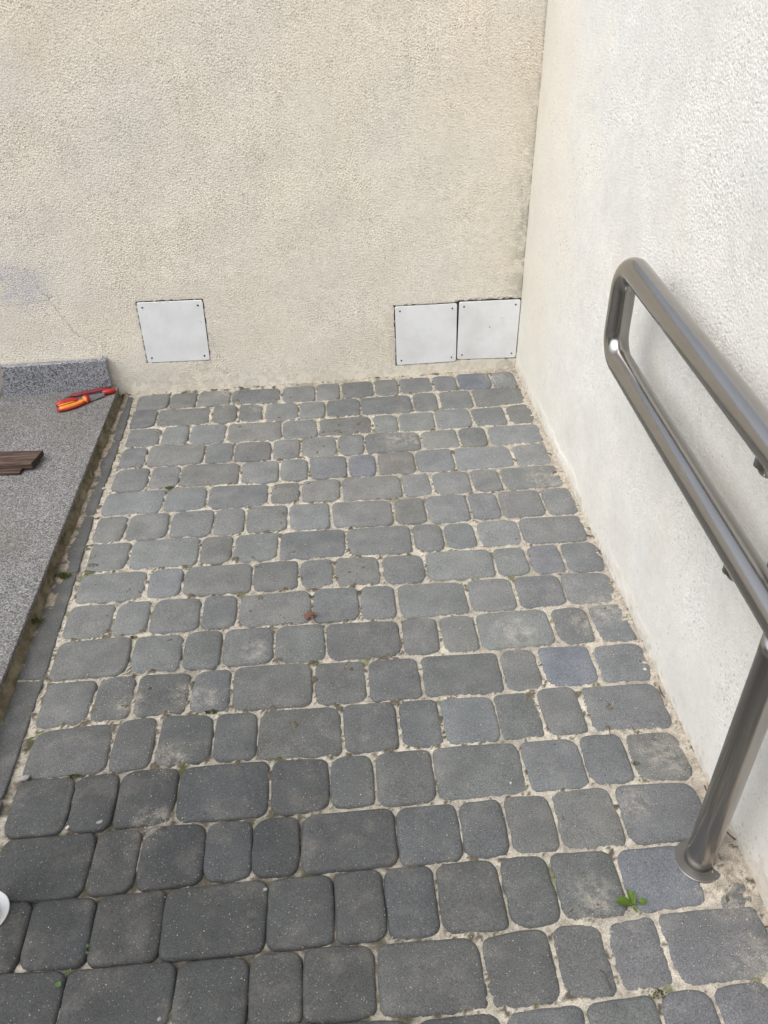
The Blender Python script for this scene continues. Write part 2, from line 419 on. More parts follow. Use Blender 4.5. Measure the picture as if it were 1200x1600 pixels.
M_CRUMB = simple('sand_crumbs', (0.50, 0.45, 0.37), 0.9, 0, 0.4, 300, 0.2)
M_DIRT = simple('dark_soil_crumbs', (0.045, 0.035, 0.022), 0.95, 0, 0.4, 300, 0.2)
def leafy(name, a, b, scale=90):
    m = Mat(name, 0.55, spec=0.35)
    m.color(m.mix(m.noise(scale, 3), a, b))
    m.bump(m.noise(260, 3), 0.3, 0.001)
    return m.m
M_LEAF = leafy('weed_leaf', (0.045, 0.085, 0.008), (0.095, 0.165, 0.014))
M_CLOVER = leafy('clover_leaf', (0.045, 0.09, 0.028), (0.08, 0.14, 0.042))
M_MOSS = leafy('moss', (0.050, 0.060, 0.012), (0.13, 0.15, 0.035), 260)
M_DEADLEAF = leafy('dead_leaf', (0.10, 0.045, 0.028), (0.20, 0.10, 0.066), 120)

def wood_mat():
    m = Mat('weathered_wood', 0.75, spec=0.3)
    mp = m.n('ShaderNodeMapping'); mp.inputs['Scale'].default_value = (7, 110, 150)
    m.link(m.pos, mp.inputs['Vector'])
    f = m.noise(1.0, 5, 0.65, vec=mp.outputs[0], dist=0.6)
    c = m.ramp(f, [(0.30, (0.018, 0.011, 0.009)), (0.46, (0.058, 0.036, 0.029)), (0.60, (0.105, 0.075, 0.056)), (0.76, (0.26, 0.21, 0.165))])
    c = m.mix(m.ramp(m.noise(18, 3), [(0.45, 0.0), (0.7, 0.5)]), c, (0.055, 0.026, 0.030))
    m.color(c)
    m.bump(f, 0.7, 0.002)
    return m.m
M_WOOD = wood_mat()
M_WOODEND = simple('dark_wood_end', (0.03, 0.018, 0.013), 0.85, 0, 0.3, 150, 0.4)

# ------------------------------------------------------------------ ground
ground = mesh_obj('ground', [(-150, -150, -.065), (150, -150, -.065), (150, 150, -.065), (-150, 150, -.065)], [(0, 1, 2, 3)], M_ASPHALT)
tag(ground, kind='structure')
paving = bm_obj('paving', bm_box(-0.70, 0.70, -1.2, 2.60, -0.062, -0.030), M_BED)
tag(paving, kind='structure')

# added unseen rise left and behind, darkens low sky and steel reflections
def added_rise():
    na, nr = 90, 8
    V, F = [], []
    for i in range(na + 1):
        a = math.radians(128 + (352 - 128) * i / na)
        hmax = 8.5 + 2.4 * mnoise.noise((i * .16, 0, 1)) + 1.1 * mnoise.noise((i * .6, 3, 1))
        fade = min(1, i / 8, (na - i) / 8)
        for k in range(nr + 1):
            t = k / nr
            r = 13 + 16 * t
            z = -.066 + hmax * fade * (t ** .8) + .5 * mnoise.noise((i * .5, k * .9, 7)) * (t > 0)
            V.append((math.sin(a) * r, math.cos(a) * r, z))
    for i in range(na):
        for k in range(nr):
            F.append((i * (nr + 1) + k, i * (nr + 1) + k + 1, (i + 1) * (nr + 1) + k + 1, (i + 1) * (nr + 1) + k))
    o = mesh_obj('added_rise', V, F, simple('added_rise_dark', (0.060, 0.055, 0.035), 0.95, 0, .4, .8, 0), None, True)
    tag(o, kind='structure')
added_rise()

# ------------------------------------------------------------------ paving stones
def interp_line(k, x):
    pts = ROW_LINES[k]
    return float(np.interp(x, [p[0] for p in pts], [p[1] for p in pts]))

def stone_outline(c, rads, wob=0.0010):
    """rounded polygon through corners c (counter-clockwise)"""
    out = []
    n = len(c)
    for i in range(n):
        p, a, b = Vector(c[i]), Vector(c[i - 1]), Vector(c[(i + 1) % n])
        da, db = (a - p), (b - p)
        r = min(rads[i], 0.46 * da.length, 0.46 * db.length)
        s, e = p + da.normalized() * r, p + db.normalized() * r
        for t in (0, .2, .4, .6, .8, 1):
            w = 0.80                       # weighted quadratic: fuller corner
            q = (s * (1 - t) ** 2 + p * (2 * w * t * (1 - t)) + e * t * t) / ((1 - t) ** 2 + 2 * w * t * (1 - t) + t * t)
            out.append(q)
        for t in (0.34, 0.67):
            nx = p + db * 1.0
            r2 = min(rads[(i + 1) % n], 0.46 * db.length)
            e2 = nx - db.normalized() * r2
            q = e.lerp(e2, t)
            nrm = Vector((db.y, -db.x)).normalized()
            out.append(q + nrm * random.uniform(-0.0004, 0.0014))
    ph = random.random() * 99
    res = []
    for q in out:
        w2 = .22 * wob
        res.append((w2 * mnoise.noise((q.x * 160, q.y * 160, ph + 7)) + q.x + wob * mnoise.noise((q.x * 55, q.y * 55, ph)), q.y + wob * mnoise.noise((q.x * 55, q.y * 55, ph + 31)) + w2 * mnoise.noise((q.x * 160, q.y * 160, ph + 51))))
    return res

def stone_mesh(name, c, rads, mat, parent, top=0.0, tilt=(0, 0), cham=0.006, wob=0.0014):
    ol = stone_outline(c, rads, wob)
    n = len(ol)
    cx = sum(p[0] for p in ol) / n; cy = sum(p[1] for p in ol) / n
    nr = []
    for i in range(n):
        a, b = Vector(ol[i - 1]), Vector(ol[(i + 1) % n])
        d = (b - a).normalized(); nr.append(Vector((-d.y, d.x)))
    for _ in range(2):
        nr = [(nr[i - 1] + nr[i] * 2 + nr[(i + 1) % n]).normalized() for i in range(n)]
    verts, faces = [], []
    rings = [(0.0, -0.045), (0.0, -cham), (cham * 0.16, -cham * 0.52), (cham * 0.48, -cham * 0.20), (cham * 0.95, -cham * 0.03)]
    ph = random.random() * 50
    for ins, z in rings:
        for i, p in enumerate(ol):
            x, y = p[0] + nr[i].x * ins - cx, p[1] + nr[i].y * ins - cy
            verts.append((x, y, z + (tilt[0] * x + tilt[1] * y if z > -.03 else 0)))
    for i in range(n):
        p = verts[4 * n + i]
        x, y = p[0] * .55, p[1] * .55
        verts.append((x, y, 0.0006 + tilt[0] * x + tilt[1] * y + 0.0005 * mnoise.noise((x * 60, y * 60, ph))))
    verts.append((0, 0, 0.0008))
    for r in range(5):
        for i in range(n):
            j = (i + 1) % n
            faces.append((r * n + i, r * n + j, (r + 1) * n + j, (r + 1) * n + i))
    for i in range(n):
        faces.append((5 * n + i, 5 * n + (i + 1) % n, 6 * n))
    return mesh_obj(name, verts, faces, mat, parent, True, (cx, cy, top))

def stone_color(x, y):
    v = 0.128 * random.uniform(0.84, 1.16)
    tint = random.choice([(0.985, 1.0, 0.995), (0.96, 1.0, 1.03), (0.99, 1.0, 0.97), (0.97, 1.015, 1.0), (0.975, 1.0, 1.01)])
    # near-viewpoint shade painted into tone, plus mossy dirt at left; paler far and right
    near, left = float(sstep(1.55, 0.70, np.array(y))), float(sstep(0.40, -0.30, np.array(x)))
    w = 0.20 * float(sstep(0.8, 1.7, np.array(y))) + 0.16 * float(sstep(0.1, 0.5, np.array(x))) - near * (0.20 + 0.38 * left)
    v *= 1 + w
    return (v * tint[0] * .985, v * tint[1] * 1.0, v * tint[2] * 1.005, 1)

BLUE = {(11, 9): (.99, 1.09, 1.25), (15, 10): (.99, 1.07, 1.20), (4, 6): (.99, 1.05, 1.18), (3, 0): (1, 1.03, 1.09), (4, 0): (1, 1.02, 1.05), (0, 10): (.9, .98, 1.12),
        (12, 7): (.96, 1.05, 1.08), (4, 5): (.98, 1.02, 1.08), (17, 8): (1, 1.03, 1.1), (17, 9): (1, 1.03, 1.1), (16, 9): (1, 1.03, 1.08), (16, 8): (1.02, 1.04, 1.09), (14, 10): (.99, 1.03, 1.07), (12, 10): (.98, 1.02, 1.06), (4, 7): (1.02, 1.0, .96), (2, 9): (.96, 1.02, 1.06), (8, 9): (1, 1.03, 1.12), (9, 9): (.98, 1.02, 1.06)}
count = 0
for k in range(len(STONE_JOINTS)):
    J = STONE_JOINTS[k]
    for i in range(len(J) - 1):
        xa, xb = J[i], J[i + 1]
        if k + 1 < len(ROW_LINES):
            lo = lambda x, k=k: interp_line(k + 1, x)
        else:
            lo = lambda x, k=k: interp_line(k, x) - 0.121
        hi = lambda x, k=k: interp_line(k, x)
        dk = float(sstep(1.15, .75, np.array(hi(xa)))) * float(sstep(.25, -.1, np.array(xa))); sc = 1 - .75 * dk; far = .0005 * float(sstep(.9, 1.6, np.array(hi(xa))))
        gx0 = random.uniform(0.0006, 0.0026) * sc + far; gx1 = random.uniform(0.0006, 0.0026) * sc + far
        gy0 = random.uniform(0.0006, 0.0026) * sc + far * 1.6; gy1 = random.uniform(0.0006, 0.0026) * sc + far * 1.6
        if i == 0: gx0 = 0.0055
        last = (i == len(J) - 2)
        x0, x1 = xa + gx0, xb - (gx1 if not last else 0.004)
        e = lambda s=0.0016: random.uniform(-s, s)
        ym = 0.5 * (hi(0.5 * (xa + xb)) + lo(0.5 * (xa + xb)))
        x1 = min(x1, side_x(ym) - 0.004)
        if x1 - x0 < 0.015: continue
        yt0, yt1 = hi(x0 + .008) - gy1, hi(x1 - .008) - gy1
        yt0, yt1 = min(yt0, back_y(x0) - .012), min(yt1, back_y(x1) - .010)
        yb0, yb1 = lo(x0 + .008) + gy0, lo(x1 - .008) + gy0
        c = [(x0 + e(), yb0 + e()), (x1 + e(), yb1 + e()), (x1 + e(), yt1 + e()), (x0 + e(), yt0 + e())]
        rads = [random.uniform(0.015, 0.028) for _ in range(4)]
        if k == 15 and i == len(J) - 2:       # small offcut beside the post, half under sand
            c = [(0.575, 0.640), (0.640, 0.652), (0.638, 0.700), (0.580, 0.690)]
            rads = [.022, .03, .03, .022]
        o = stone_mesh('paving_stone', c, rads, M_STONE, paving, random.uniform(-0.0019, 0.0016) if not (k == 15 and i == len(J) - 2) else -.0016,
                       (random.uniform(-.012, .012), random.uniform(-.012, .012)), random.uniform(0.0070, 0.0095))
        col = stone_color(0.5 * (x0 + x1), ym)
        b = BLUE.get((k, i))
        if b:
            v = 0.146 * (1.0 if ym > .9 else .88)
            col = (v * b[0], v * b[1], v * b[2], 1)
        o.color = col
        count += 1
# rows that run on towards the photographer's feet
yrow = 0.405
for k in range(5):
    x = -0.62
    while x < 0.62:
        w = random.choice([.086, .116, .116, .172])
        x1 = min(x + w, 0.645)
        if x1 - x > .03:
            c = [(x + .003, yrow - .117), (x1 - .003, yrow - .117), (x1 - .003, yrow - .002), (x + .003, yrow - .002)]
            sl = 0.012
            c = [(a, b + (a + .1) * sl) for a, b in c]
            o = stone_mesh('paving_stone', c, [random.uniform(.013, .024) for _ in range(4)], M_STONE, paving, random.uniform(-.001, .001), (0, 0), .006)
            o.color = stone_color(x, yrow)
            count += 1
        x = x1
    yrow -= 0.121

# narrow edging stones between the pavers and the granite landing
EDGE = [(2.535, -.664), (2.243, -.656), (1.850, -.655), (1.606, -.648), (1.256, -.640), (0.965, -.640), (0.67, -.640), (0.37, -.64), (0.07, -.64)]
for (ya, xa), (yb, xb) in zip(EDGE[:-1], EDGE[1:]):
    c = [(-.700, yb + .002), (xb, yb + .002), (xa, ya - .002), (-.700, ya - .002)]
    o = stone_mesh('edging_stone', c, [.004, .007, .007, .004], M_STONE, paving, random.uniform(-.0015, .0005), (0, 0), .004, wob=.002)
    v = random.uniform(.085, .105)
    o.color = (v * .98, v, v * 1.0, 1)

# ------------------------------------------------------------------ sand between the stones
gs = 0.0040
gx = np.arange(-0.705, 0.664, gs); gy = np.arange(0.20, 2.62, gs)
GX, GY = np.meshgrid(gx, gy)
sh = GX.shape
fine = band_noise(sh, gs, 0.014, 0.6); mid = band_noise(sh, gs, 0.05, 0.5); low = low_noise(sh, gs, 0.16)
Z = -0.0042 - 0.0012 * sstep(0.45, 0.1, GX) + 0.0007 * fine + (0.0008 + 0.0010 * sstep(0.4, 0.0, GX)) * mid + 0.0005 * low
dark = sstep(1.05, 0.72, GY - 0.14 * sstep(-0.1, -0.6, GX)) * sstep(0.20, -0.04, GX)
Z -= 0.0080 * dark * sstep(-1.3, 0.6, low + 0.5 * mid)
Z += (0.0040 + 0.0012 * sstep(0.45, 0.1, GX)) * sstep(0.626, 0.652, GX + 0.007 * low + 0.004 * mid)
Z += 0.0030 * sstep(0.025, 0.0, back_y(GX) - GY + 0.004 * mid)
for (x, y, r_, h) in [(-.347, 1.012, .030, .0048), (-.36, .888, .035, .0042), (.378, .672, .036, .005), (.606, .742, .028, .0105), (.60, .700, .030, .0055), (.622, .66, .02, .002), (.379, 1.294, .03, .0048),
                      (-.09, .91, .03, .003), (.60, 1.93, .03, .0035), (.60, 1.36, .035, .0035), (.16, .545, .05, .0045), (.08, .53, .05, .004), (.20, 2.15, .02, .004), (.58, 2.56, .035, .004),
                      (.625, .56, .04, .0035), (.50, .86, .02, .003), (-.22, 1.29, .02, .003), (.42, .79, .02, .003), (-.36, 2.535, .016, .005)]:
    Z += h * np.exp(-((GX - x) ** 2 + (GY - y) ** 2) / (r_ * r_)) * 0.62 * (0.8 + 0.3 * np.clip(mid, -1, 1) + 0.22 * fine + 0.22)
edge = sstep(-0.6710, -0.6835, GX + 0.006 * low + 0.003 * mid) * (0.35 + 0.65 * sstep(1.35, 1.55, GY))
Z += 0.0070 * edge
base = np.array([0.44, 0.405, 0.342])
tone = np.ones(sh + (3,)) * base
tone *= (1 + 0.10 * low + 0.06 * mid)[..., None]
pink = sstep(0.45, 0.64, GX)
tone = tone * (1 - 0.5 * pink[..., None]) + 0.5 * pink[..., None] * np.array([0.43, 0.378, 0.318]) * (1 + .08 * mid)[..., None]
soil = np.clip(sstep(0.9, 1.7, mid + 0.6 * fine + 0.3 * low - 0.4 * sstep(.25, .6, GX) + 0.80 * sstep(2.0, 1.0, GY) * sstep(.45, -.1, GX) - .20) + 0.95 * dark * sstep(-1.3, .2, mid + .5 * low), 0, 1)
tone = tone * (1 - 0.85 * soil[..., None]) + 0.85 * soil[..., None] * np.array([0.050, 0.042, 0.028])
mossn = sstep(1.2, 1.9, band_noise(sh, gs, .09, .4) + 0.3 * fine - 0.5 * sstep(.2, .6, GX) - .2)
tone = tone * (1 - 0.7 * mossn[..., None]) + 0.7 * mossn[..., None] * np.array([0.085, 0.095, 0.030])
tone = tone * (1 - .8 * edge[..., None]) + .8 * edge[..., None] * (np.array([0.25, 0.205, 0.15]) * (1 + .25 * mid + .15 * low)[..., None])
moist = edge * sstep(-.690, -.699, GX)
tone *= (1 - 0.6 * moist)[..., None]
grime_and_shade = np.exp(-((GX - .612) ** 2 + (GY - .765) ** 2) / .030 ** 2) * sstep(-1.2, .6, mid)  # brown dirt behind the post, doubling as its painted contact shade
tone = tone * (1 - .35 * grime_and_shade[..., None]) + .35 * grime_and_shade[..., None] * np.array([.20, .155, .11])
tone = np.clip(tone, .012, .8)
sand = grid_obj('joint_sand', np.stack([GX, GY, Z], -1), M_SAND, paving, {'tone': tone})
tag(sand, kind='stuff')

# ------------------------------------------------------------------ walls
PLATES = [  # corners on the back wall as (x, z): top left, top right, bottom right, bottom left
    [(-.5990, .3180), (-.3933, .3140), (-.3970, .1070), (-.5995, .1120)],
    [(.2276, .2525), (.4367, .2508), (.4410, .0408), (.2332, .0412)],
    [(.4445, .2545), (.6545, .2505), (.6535, .0400), (.4450, .0475)],
]
def back_dir(): 
    v = Vector((1, 0.048, 0)).normalized(); return v
BT = back_dir(); BN = Vector((BT.y, -BT.x, 0))            # along the wall, out of the wall

# back wall
bw = empty('rendered_wall', (-0.3, back_y(-0.3) + .13, 0))
tag(bw, 'cream roughcast wall across the far end holding three square white cover plates', 'wall')
def on_back(x, z, out): return Vector((x, back_y(x), z)) + BN * out
def wall_part(name, pts8, mat, parent):
    f = [(0, 1, 2, 3), (7, 6, 5, 4), (0, 4, 5, 1), (1, 5, 6, 2), (2, 6, 7, 3), (3, 7, 4, 0)]
    bm = bmesh.new()
    vs = [bm.verts.new(p) for p in pts8]
    for q in f: bm.faces.new([vs[i] for i in q])
    o = bm_obj(name, bm, mat, None)
    o.parent = parent
    o.matrix_parent_inverse = Matrix.Translation(-Vector(parent.location))
    return o
def back_box(name, x0, x1, z0, z1, o0, o1, mat):
    P = [on_back(x0, z0, o1), on_back(x1, z0, o1), on_back(x1, z1, o1), on_back(x0, z1, o1), on_back(x0, z0, o0), on_back(x1, z0, o0), on_back(x1, z1, o0), on_back(x0, z1, o0)]
    return wall_part(name, P, mat, bw)
WX0, WX1, WZ1 = -1.25, 0.668, 1.28
back_box('masonry', -4.0, 0.64, -.06, 1.45, -0.28, -0.020, M_GAP)
back_box('coping', -4.02, 0.64, 1.4505, 1.50, -0.31, 0.03, M_GREYMORTAR)
back_box('upper_render', -4.0, 0.64, WZ1 + .0006, 1.449, -0.019, 0.0, M_BACK_PLAIN)
back_box('outer_render', -4.0, WX0 - .0006, -.06, WZ1, -0.019, 0.0, M_BACK_PLAIN)

ws = 0.0022
vx = np.arange(WX0, WX1, ws); vz = np.arange(-0.02, WZ1, ws)
VX, VZ = np.meshgrid(vx, vz)
def in_quad(Q, X, Zz, grow):
    m = np.full(X.shape, 1e9)
    n = len(Q)
    for i in range(n):
        (ax, az), (bx, bz) = Q[i], Q[(i + 1) % n]
        dx, dz = bx - ax, bz - az; L = math.hypot(dx, dz)
        d = ((X - ax) * (-dz) + (Zz - az) * dx) / L          # positive to the left; corners run clockwise -> inside negative
        m = np.minimum(m, -d)
    return m + grow                                          # > 0 inside
def grain(shape, step, lam, amp):
    """roughcast: crowded grains with sharp creases between them"""
    g = band_noise(shape, step, lam, 0.42)
    g2 = band_noise(shape, step, lam * 1.9, 0.45)
    g3 = band_noise(shape, step, lam * 0.55, 0.4)
    hh = 0.9 * np.tanh(1.1 * g) + 0.28 * np.tanh(g2) + 0.35 * g3
    return amp * np.where(hh < 0, 1.35 * hh, hh)
h = grain(VX.shape, ws, 0.0060, 0.00092)
pits = sstep(0.0009, 0.0020, -h)
lowA = low_noise(VX.shape, ws, 0.22); lowB = low_noise(VX.shape, ws, 0.06); midA = band_noise(VX.shape, ws, 0.03, .4)
rough_var = np.clip(1 + 0.14 * lowA, .5, 1.5)
h *= rough_var
h += 0.0010 * low_noise(VX.shape, ws, 0.30)
# smoother smear near the floor, recess round each plate, cracks
h *= 1 - 0.55 * sstep(0.05, 0.012, VZ + 0.012 * lowB)
tone = np.ones(VX.shape + (3,)) * BACK_COL
tone *= (1 + 0.022 * lowA + 0.014 * lowB + 0.012 * midA)[..., None]
tone *= (1 - .16 * pits)[..., None]
warm = low_noise(VX.shape, ws, 0.35)
tone[..., 0] *= 1 + 0.006 * warm; tone[..., 2] *= 1 - 0.010 * warm
top = sstep(0.45, 1.05, VZ + .06 * lowA)
tone = tone * (1 - top[..., None]) + top[..., None] * tone * np.array([1.0, .98, .965])
def poly_dist(pts, X, Y):
    d = np.full(X.shape, 1e9)
    for (ax, ay), (bx, by) in zip(pts[:-1], pts[1:]):
        dx, dy = bx - ax, by - ay
        t = np.clip(((X - ax) * dx + (Y - ay) * dy) / (dx * dx + dy * dy), 0, 1)
        d = np.minimum(d, np.hypot(X - ax - t * dx, Y - ay - t * dy))
    return d
wobx = 0.0022 * band_noise(VX.shape, ws, .03, .4); wobz = 0.0022 * band_noise(VX.shape, ws, .03, .4)
CR1 = [(-.978, .453), (-.906, .441), (-.883, .383), (-.859, .341), (-.841, .302), (-.824, .264), (-.801, .219)]
CR2 = [(-1.02, .334), (-.944, .332), (-.898, .339), (-.867, .341), (-.844, .354)]
for cr, wd in ((CR1, .0026), (CR2, .0019)):
    dd = poly_dist(cr, VX + wobx, VZ + wobz)
    k_ = np.exp(-(dd / wd) ** 2) * (0.45 + 0.55 * sstep(-.8, .5, midA)) * np.where(VX < -.91, .55, 1.0)
    h -= 0.0009 * k_
    tone *= (1 - 0.42 * k_)[..., None]
patch = np.exp(-((((VX + .955) / .105) ** 2 + ((VZ - .390) / .085) ** 2)) ** 1.6) * sstep(-3.0, .6, lowB + .4 * midA)
tone = tone * (1 - .8 * patch[..., None]) + .8 * patch[..., None] * np.array([.585, .565, .575])
# grey dirt by the corner and over the floor
gr = np.exp(-((side_x(2.6) - VX) / .05) ** 2) * sstep(-.9, 1.1, lowB + .4 * midA) * sstep(1.3, .3, VZ)
tone *= (1 - .34 * gr)[..., None]
streak = np.clip(band_noise(VX.shape, ws, .07, .6, (8, 1)), 0, 3) * sstep(-1.0, 1.0, lowA)
tone *= (1 - .022 * streak)[..., None]
crk = np.exp(-((side_x(2.6) - .0010 - VX) / .0030) ** 2) * sstep(-2.5, .8, midA + .5 * lowB)
h -= .0012 * crk
tone *= (1 - .28 * crk)[..., None]
gr2 = sstep(.09, .0, VZ + .02 * lowB) * sstep(-.7, 1.0, lowB + .6 * midA)
tone = tone * (1 - .35 * gr2[..., None]) + .35 * gr2[..., None] * np.array([.34, .31, .27])
gr3 = np.exp(-(((VX - .20) / .05) ** 2 + ((VZ - .20) / .12) ** 2)) + np.exp(-(((VX + .40) / .05) ** 2 + ((VZ - .15) / .12) ** 2)) + .8 * np.exp(-(((VX + .52) / .22) ** 2 + ((VZ - .055) / .03) ** 2))
gr3 *= sstep(-.5, 1.2, lowB + .5 * midA)
tone *= (1 - .16 * gr3)[..., None]
# ragged mortar lip above the two right hand plates
lip = np.exp(-((VZ - (.262 + .0 * VX)) / .0055) ** 2) * sstep(.42, .46, VX) * sstep(.655, .60, VX) * sstep(-.8, .6, midA + .5 * lowB)
h += .002 * lip; h -= .005 * np.exp(-((VZ - .2565) / .0022) ** 2) * (VX > .43) * (VX < .655) * sstep(-.6, .3, midA)
tone = tone * (1 - .6 * lip[..., None]) + .6 * lip[..., None] * np.array([.30, .275, .24])
for Q, g in zip(PLATES, (.0019, .0025, .0034)):
    m_ = in_quad(Q, VX, VZ, g) + .0007 * midA
    inside = m_ > 0
    h = np.where(inside, -.0085, h)
    rim = np.exp(-(np.minimum(m_, 0) / .006) ** 2) * (~inside)
    h += -.0006 * rim
    tone = np.where(inside[..., None], np.array([.11, .10, .085]), tone * (1 - .13 * rim * sstep(-.5, 1, midA))[..., None])
g_ = ((VX > .4375) & (VX < .4455) & (VZ > .047) & (VZ < .255))
h = np.where(g_, -.0085, h); tone = np.where(g_[..., None], np.array([.07, .065, .06]), tone)
tone = np.clip(tone, .02, .85)
P = np.stack([VX + BN.x * h, back_y(VX) + BN.y * h, VZ], -1) - np.array(bw.location)
grid_obj('roughcast', P[:, ::-1], M_STUCCO, bw, {'tone': tone[:, ::-1]})

# side wall
sw = empty('rendered_wall', (side_x(1.0) + .13, 1.0, 0))
tag(sw, 'pale whitish roughcast wall running along the right side behind the handrail', 'wall')
def side_box(name, y0, y1, z0, z1, o0, o1, mat):
    X = lambda y, o: side_x(y) - o
    P = [Vector((X(y0, o1), y0, z0)), Vector((X(y1, o1), y1, z0)), Vector((X(y1, o1), y1, z1)), Vector((X(y0, o1), y0, z1)),
         Vector((X(y0, o0), y0, z0)), Vector((X(y1, o0), y1, z0)), Vector((X(y1, o0), y1, z1)), Vector((X(y0, o0), y0, z1))]
    return wall_part(name, P, mat, sw)
SY0, SY1, SZ1 = 0.28, 2.630, 1.36
side_box('masonry', -3.0, 2.86, -.058, 2.698, -0.28, -0.012, M_GAP)
side_box('upper_render', -3.0, 2.612, SZ1 + .0006, 2.696, -0.011, 0.0, M_SIDE_PLAIN)
side_box('outer_render', -3.0, SY0 - .0006, -.05, SZ1, -0.011, 0.0, M_SIDE_PLAIN)
vs = 0.0022
vy = np.arange(SY0, SY1, vs); vz = np.arange(-0.02, SZ1, vs)
VY, VZ = np.meshgrid(vy, vz)
h = grain(VY.shape, vs, 0.0055, 0.00066)
pits = sstep(0.0008, 0.0017, -h)
lowA = low_noise(VY.shape, vs, .25); lowB = low_noise(VY.shape, vs, .07); midA = band_noise(VY.shape, vs, .03, .4)
ruf = (0.50 + 0.50 * sstep(.02, .35, VZ + .04 * lowA)) * (0.60 + 0.40 * sstep(2.6, 1.5, VY)) * np.clip(1 + .25 * lowA, .5, 1.5)
h *= ruf
h += .0008 * low_noise(VY.shape, vs, .35)
foot = sstep(.050, .030, VZ + .006 * lowB)                 # smooth trowelled foot, slightly proud
h = h * (1 - .7 * foot) + .0010 * foot
tone = np.ones(VY.shape + (3,)) * SIDE_COL
tone *= (1 + .022 * lowA + .015 * lowB + .012 * midA)[..., None]
cream = sstep(2.0, 2.5, VY + .08 * lowA)
tone = tone * (1 - .6 * cream[..., None]) + .6 * cream[..., None] * np.array([.71, .68, .59])
tone = tone * (1 - .5 * foot[..., None]) + .5 * foot[..., None] * np.array([.71, .69, .63])
tone *= (1 - .20 * pits)[..., None]
bl = low_noise(VY.shape, vs, .3)
tone[..., 2] *= 1 + .007 * bl; tone[..., 0] *= 1 - .004 * bl
speck = sstep(2.0, 2.6, band_noise(VY.shape, vs, .013, .5) + .35 * lowA)
tone *= (1 - .30 * speck)[..., None]
rust = np.exp(-(((VY - .62) / .10) ** 2 + ((VZ - .055) / .07) ** 2)) * sstep(-.6, 1.0, lowB + .4 * midA)
tone = tone * (1 - .6 * rust[..., None]) + .6 * rust[..., None] * np.array([.42, .33, .25])
rail_shade = np.exp(-(((VY - 1.22) / .13) ** 2 + ((VZ - .86) / .10) ** 2)) * sstep(-.6, .9, lowB + .5 * midA)  # faint handrail shadow painted into the side wall tone
tone *= (1 - .13 * rail_shade)[..., None]
foul = sstep(.022, .0, VZ + .006 * lowB + .006 * midA)
tone = tone * (1 - .35 * foul[..., None]) + .35 * foul[..., None] * np.array([.36, .32, .26])
tone = np.clip(tone, .02, .85)
P = np.stack([side_x(VY) - h, VY, VZ], -1) - np.array(sw.location)
grid_obj('roughcast', P, M_STUCCO, sw, {'tone': tone})

# added unseen wall behind the viewpoint, blocks sky and shapes steel reflections
rw = empty('rendered_wall', (-1.6, -3.4, 0))  # added unseen wall, not one of the real rendered walls
tag(rw, 'added unseen grey wall behind the viewpoint that blocks sky light', 'wall')
bm_obj('masonry', bm_box(-3.4, 2.24, -.15, .15, -.060, 2.9), plain_stucco('added_wall_grey', (.30, .285, .26)), rw)
bm_obj('added_wall_base', bm_box(-3.4, 2.24, .1505, .175, -.060, .45, .004), M_GREYMORTAR, rw)

# ------------------------------------------------------------------ cover plates
def plate(Q, label, holes=(), out=.0008):
    cx = sum(p[0] for p in Q) / 4; cz = sum(p[1] for p in Q) / 4
    root = empty('cover_plate', on_back(cx, cz, out), math.atan(0.048))
    tag(root, label, 'cover plate', 'square white cover plates low on the far wall')
    k = 1 / BT.x
    loc = [((x - cx) * k, z - cz) for x, z in Q][::-1]      # counter-clockwise seen from the front
    ol = []
    n = 4
    for i in range(n):
        p, a, b = Vector(loc[i]), Vector(loc[i - 1]), Vector(loc[(i + 1) % n])
        da, db = (a - p).normalized(), (b - p).normalized()
        r = .007
        s, e = p + da * r, p + db * r
        for t in (0, .25, .5, .75, 1):
            ol.append(s * (1 - t) ** 2 + p * 2 * t * (1 - t) + e * t * t)
    m = len(ol)
    V, F = [], []
    for ins, y in ((0, .004), (0, -.0006), (.0008, -.0014)):
        for q in ol:
            d = q.normalized() * ins
            V.append((q.x - d.x, y, q.y - d.y))
    for r in range(2):
        for i in range(m):
            j = (i + 1) % m
            F.append((r * m + i, r * m + j, (r + 1) * m + j, (r + 1) * m + i))
    F.append(tuple(range(2 * m, 3 * m)))
    F.append(tuple(range(m - 1, -1, -1)))
    bm = bmesh.new()
    vv = [bm.verts.new(v) for v in V]
    for f in F: bm.faces.new([vv[i] for i in f])
    bm_obj('panel', bm, M_PLATE, root)
    for i, q in enumerate(loc):
        c = Vector(q) * 0.845
        scr(root, c.x, c.y, random.uniform(.0022, .0027))
    for (x, z) in holes: scr(root, x, z, .0016)
    return root
def scr(root, x, z, r):
    bm = bmesh.new()
    n = 10
    rings = [(1.25, -.0012), (1.2, -.0024), (.85, -.0027), (.5, -.0018)]
    prev = None
    for k, y in rings:
        ring = [bm.verts.new((r * k * math.cos(t * math.tau / n), y, r * k * math.sin(t * math.tau / n))) for t in range(n)]
        if prev:
            for i in range(n): bm.faces.new((prev[i], prev[(i + 1) % n], ring[(i + 1) % n], ring[i]))
        prev = ring
    bm.faces.new(prev)
    o = bm_obj('screw', bm, M_SCREW, root, True)
    o.location = (x, 0, z)
plate(PLATES[0], 'slightly skewed white cover plate standing alone on the far wall at left')
plate(PLATES[1], 'left one of the two adjoining white cover plates low on the far wall')
plate(PLATES[2], 'white cover plate tucked into the corner against the pale side wall', holes=((.004, .012),))

